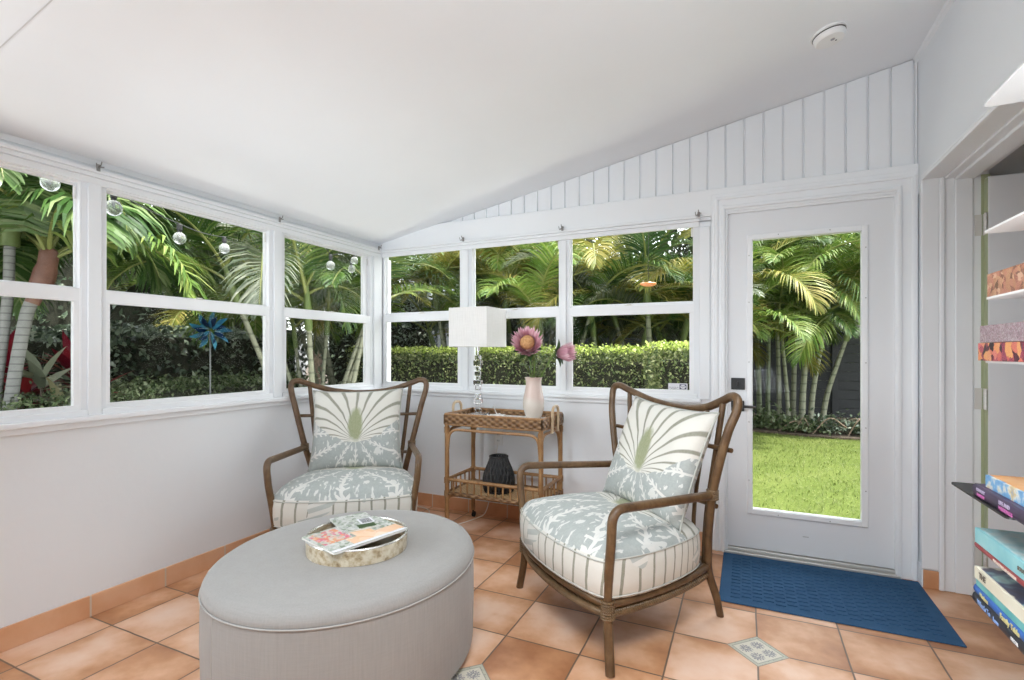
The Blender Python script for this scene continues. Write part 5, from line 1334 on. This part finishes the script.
# wind spinner
ws = empty('wind_spinner', (-5.55, 3.80, GZ), 0, 'blue metal flower wind spinner on a pole among the shrubs', 'garden ornament')
m = MB(); m.tube([(0, 0, 0), (0, 0, 1.58)], .010, 8); m.build('pole', M['lime_wire'], ws)
T = Matrix.Translation((.03, -.02, 1.58)) @ Vector((.86, -.50, .05)).to_track_quat('Z', 'Y').to_matrix().to_4x4()
for ring_, (cnt, r0, r1, zz, mt_) in enumerate(((9, .06, .225, 0, 'blue_metal'), (7, .04, .165, .05, 'deep_blue'), (6, .02, .12, .09, 'blue_metal'))):
    for k in range(cnt):
        a = 2 * PI * k / cnt + ring_ * .3; c, s = math.cos(a), math.sin(a); m = MB()
        leaf_blade(m, T @ Vector((c * r0, s * r0, zz)), T @ Vector((c * r1, s * r1, zz + .02 + .05 * (k % 3))), .040 if ring_ < 2 else .028, (T.to_3x3() @ Vector((c * .3 - s, s * .3 + c, 1.2))), 5, .1)
        m.build('petal', M[mt_], ws, True, 80)

# string lights
def bulb(p, d, label):
    o = empty('string_bulb', p, 0, label, 'light bulb', 'clear globe bulbs of the string lights')
    m = MB(); m.ball((0, 0, 0), d / 2, d / 2, d / 2 * 1.05, 20, 14); m.build('globe', M['bulb'], o)
    m = MB(); m.lathe([(.0002, d / 2 - .004), (.012, d / 2 - .004), (.012, d / 2 + .012), (.016, d / 2 + .014), (.016, d / 2 + .045), (.006, d / 2 + .055), (.0002, d / 2 + .055)], 12); m.build('socket', M['rubber'], o)
    m = MB(); m.tube([(0, 0, d / 2), (0, 0, d * .1)], .006, 8); m.tube([(0, 0, d * .12), (.006, 0, 0), (-.006, 0, -d * .1)], .0018, 5); m.build('filament', M['stick_g'], o)
BULBS = [((-3.118, 1.312, 2.055), .078, 'globe bulb hanging at the top of the nearest left window'), ((-2.967, 1.511, 1.965), .078, 'globe bulb at the upper left corner of the middle left window'), ((-3.18, 1.98, 1.925), .072, 'globe bulb in the middle of the middle left window'),
         ((-3.66, 2.62, 2.02), .078, 'globe bulb at the upper right of the middle left window'), ((-3.17, 3.225, 1.95), .072, 'globe bulb in the middle of the corner left window'), ((-3.02, 3.345, 2.00), .062, 'upper of the two globe bulbs at the corner post'), ((-3.075, 3.37, 1.935), .062, 'lower of the two globe bulbs at the corner post')]
for p, d, l in BULBS: bulb(p, d, l)
def sag(pts):
    out = []
    for a, b in zip(pts, pts[1:]):
        a, b = Vector(a), Vector(b)
        for k in range(8): t = k / 8; out.append(a.lerp(b, t) - Vector((0, 0, .05 * (b - a).length * 4 * t * (1 - t) * .4)))
    return out + [Vector(pts[-1])]
tp = lambda i: (BULBS[i][0][0], BULBS[i][0][1], BULBS[i][0][2] + BULBS[i][1] / 2 + .052)
m = MB(); m.tube(sag([(-3.15, -.4, 2.24), tp(0), tp(1), tp(2), tp(3), (-4.6, 3.6, 2.30), (-6.55, 3.72, 2.26)]), .0035, 5); tag(m.build('string_light_cord', M['wire']), 'dark string-light cord running past the left windows to the palm', 'cord')
m = MB(); m.tube(sag([(-3.14, 3.0, 2.24), tp(4), tp(5), tp(6), (-3.15, 3.80, 2.24)]), .0035, 5); tag(m.build('string_light_cord', M['wire']), 'dark string-light cord under the eave at the room corner', 'cord')

# hummingbird feeder
hf = empty('bird_feeder', (-.645, 3.78, 1.715), 0, 'small orange hanging bird feeder dish outside the back window', 'bird feeder')
m = MB(); m.lathe([(.0002, -.014), (.03, -.013), (.052, -.004), (.058, .004), (.054, .010), (.0002, .012)], 28); m.build('dish', M['orange'], hf)
m = MB()
for k in range(4): a = k * PI / 2 + .4; m.lathe([(.011, .010), (.009, .016), (.0002, .017)], 10, (math.cos(a) * .036, math.sin(a) * .036, 0))
m.build('feeding_port', M['plastic'], hf)
m = MB(); m.tube([(0, 0, .012), (0, 0, cz(-.645) - 1.715)], .0018, 5); m.build('hanging_wire', M['wire'], hf)

# ------------------------------------------------------------------ light
w = bpy.data.worlds.new('sky'); scene.world = w; w.use_nodes = True; nt = w.node_tree
bg = nt.nodes['Background']; sk = nt.nodes.new('ShaderNodeTexSky'); sk.sky_type = 'NISHITA'; sk.sun_disc = False; sk.sun_elevation = R(58); sk.sun_rotation = R(70); sk.air_density = 1; sk.dust_density = 2.0
hs = nt.nodes.new('ShaderNodeHueSaturation'); hs.inputs['Saturation'].default_value = .18
nt.links.new(sk.outputs[0], hs.inputs['Color']); nt.links.new(hs.outputs[0], bg.inputs['Color']); bg.inputs[1].default_value = SKY = .92
sl = bpy.data.lights.new('sun', 'SUN'); so = bpy.data.objects.new('sun', sl); COL.objects.link(so)
sl.energy = 7.0; sl.angle = R(2.0); sl.color = (1, .95, .86)
so.rotation_euler = Vector((-.50, .06, -1.45)).to_track_quat('-Z', 'Y').to_euler(); so.location = (6, 4, 10)
# fill lights added out of view to brighten the room, no fixtures
def area(name, loc, d, sx, sy, e, col=(.84, .93, 1.0), spread=180):
    al = bpy.data.lights.new(name, 'AREA'); ao = bpy.data.objects.new(name, al); COL.objects.link(ao)
    al.spread = R(spread); al.shape = 'RECTANGLE'; al.size = sx; al.size_y = sy; al.energy = e; al.color = col; ao.location = loc
    ao.rotation_euler = Vector(d).to_track_quat('-Z', 'Y').to_euler()
for y in (-1.16, -.17): area('window_daylight', (XL + .06, y, 1.48), (1, .30, .12), .86, 1.0, 19.5)  # added fill standing in for daylight at the unseen left openings
area('overhead_fill', (-.75, .30, cz(-.75) - .07), (-.85, 3.0, -1.9), .9, .9, 5, (.92, .96, 1.0), 90)  # added overhead fill aimed at the back wall, no lamp fixture
area('overhead_fill', (-.10, .40, cz(-.10) - .07), (-.05, .9, -2.0), .9, .9, 31, (.92, .96, 1.0), 110)  # added overhead fill brightening the floor, no lamp fixture
area('upward_fill', (-1.75, .12, .50), (-.55, 2.7, 1.75), .4, .4, 4.4, (.84, .93, 1.0), 62); area('upward_fill', (.15, .25, .90), (.25, .55, 1), .5, .5, 20)  # added fills thrown upward to brighten the ceiling, no lamp stands there

vs = scene.view_settings; vs.view_transform = 'Standard'; vs.look = 'None'; vs.exposure = 0.0; vs.gamma = 1.0; vs.use_curve_mapping = False
scene.cycles.max_bounces = 8; scene.cycles.diffuse_bounces = 5; scene.cycles.transparent_max_bounces = 12; scene.cycles.transmission_bounces = 8
scene.cycles.use_denoising = True; scene.cycles.caustics_reflective = False; scene.cycles.caustics_refractive = False; scene.cycles.sample_clamp_indirect = 8
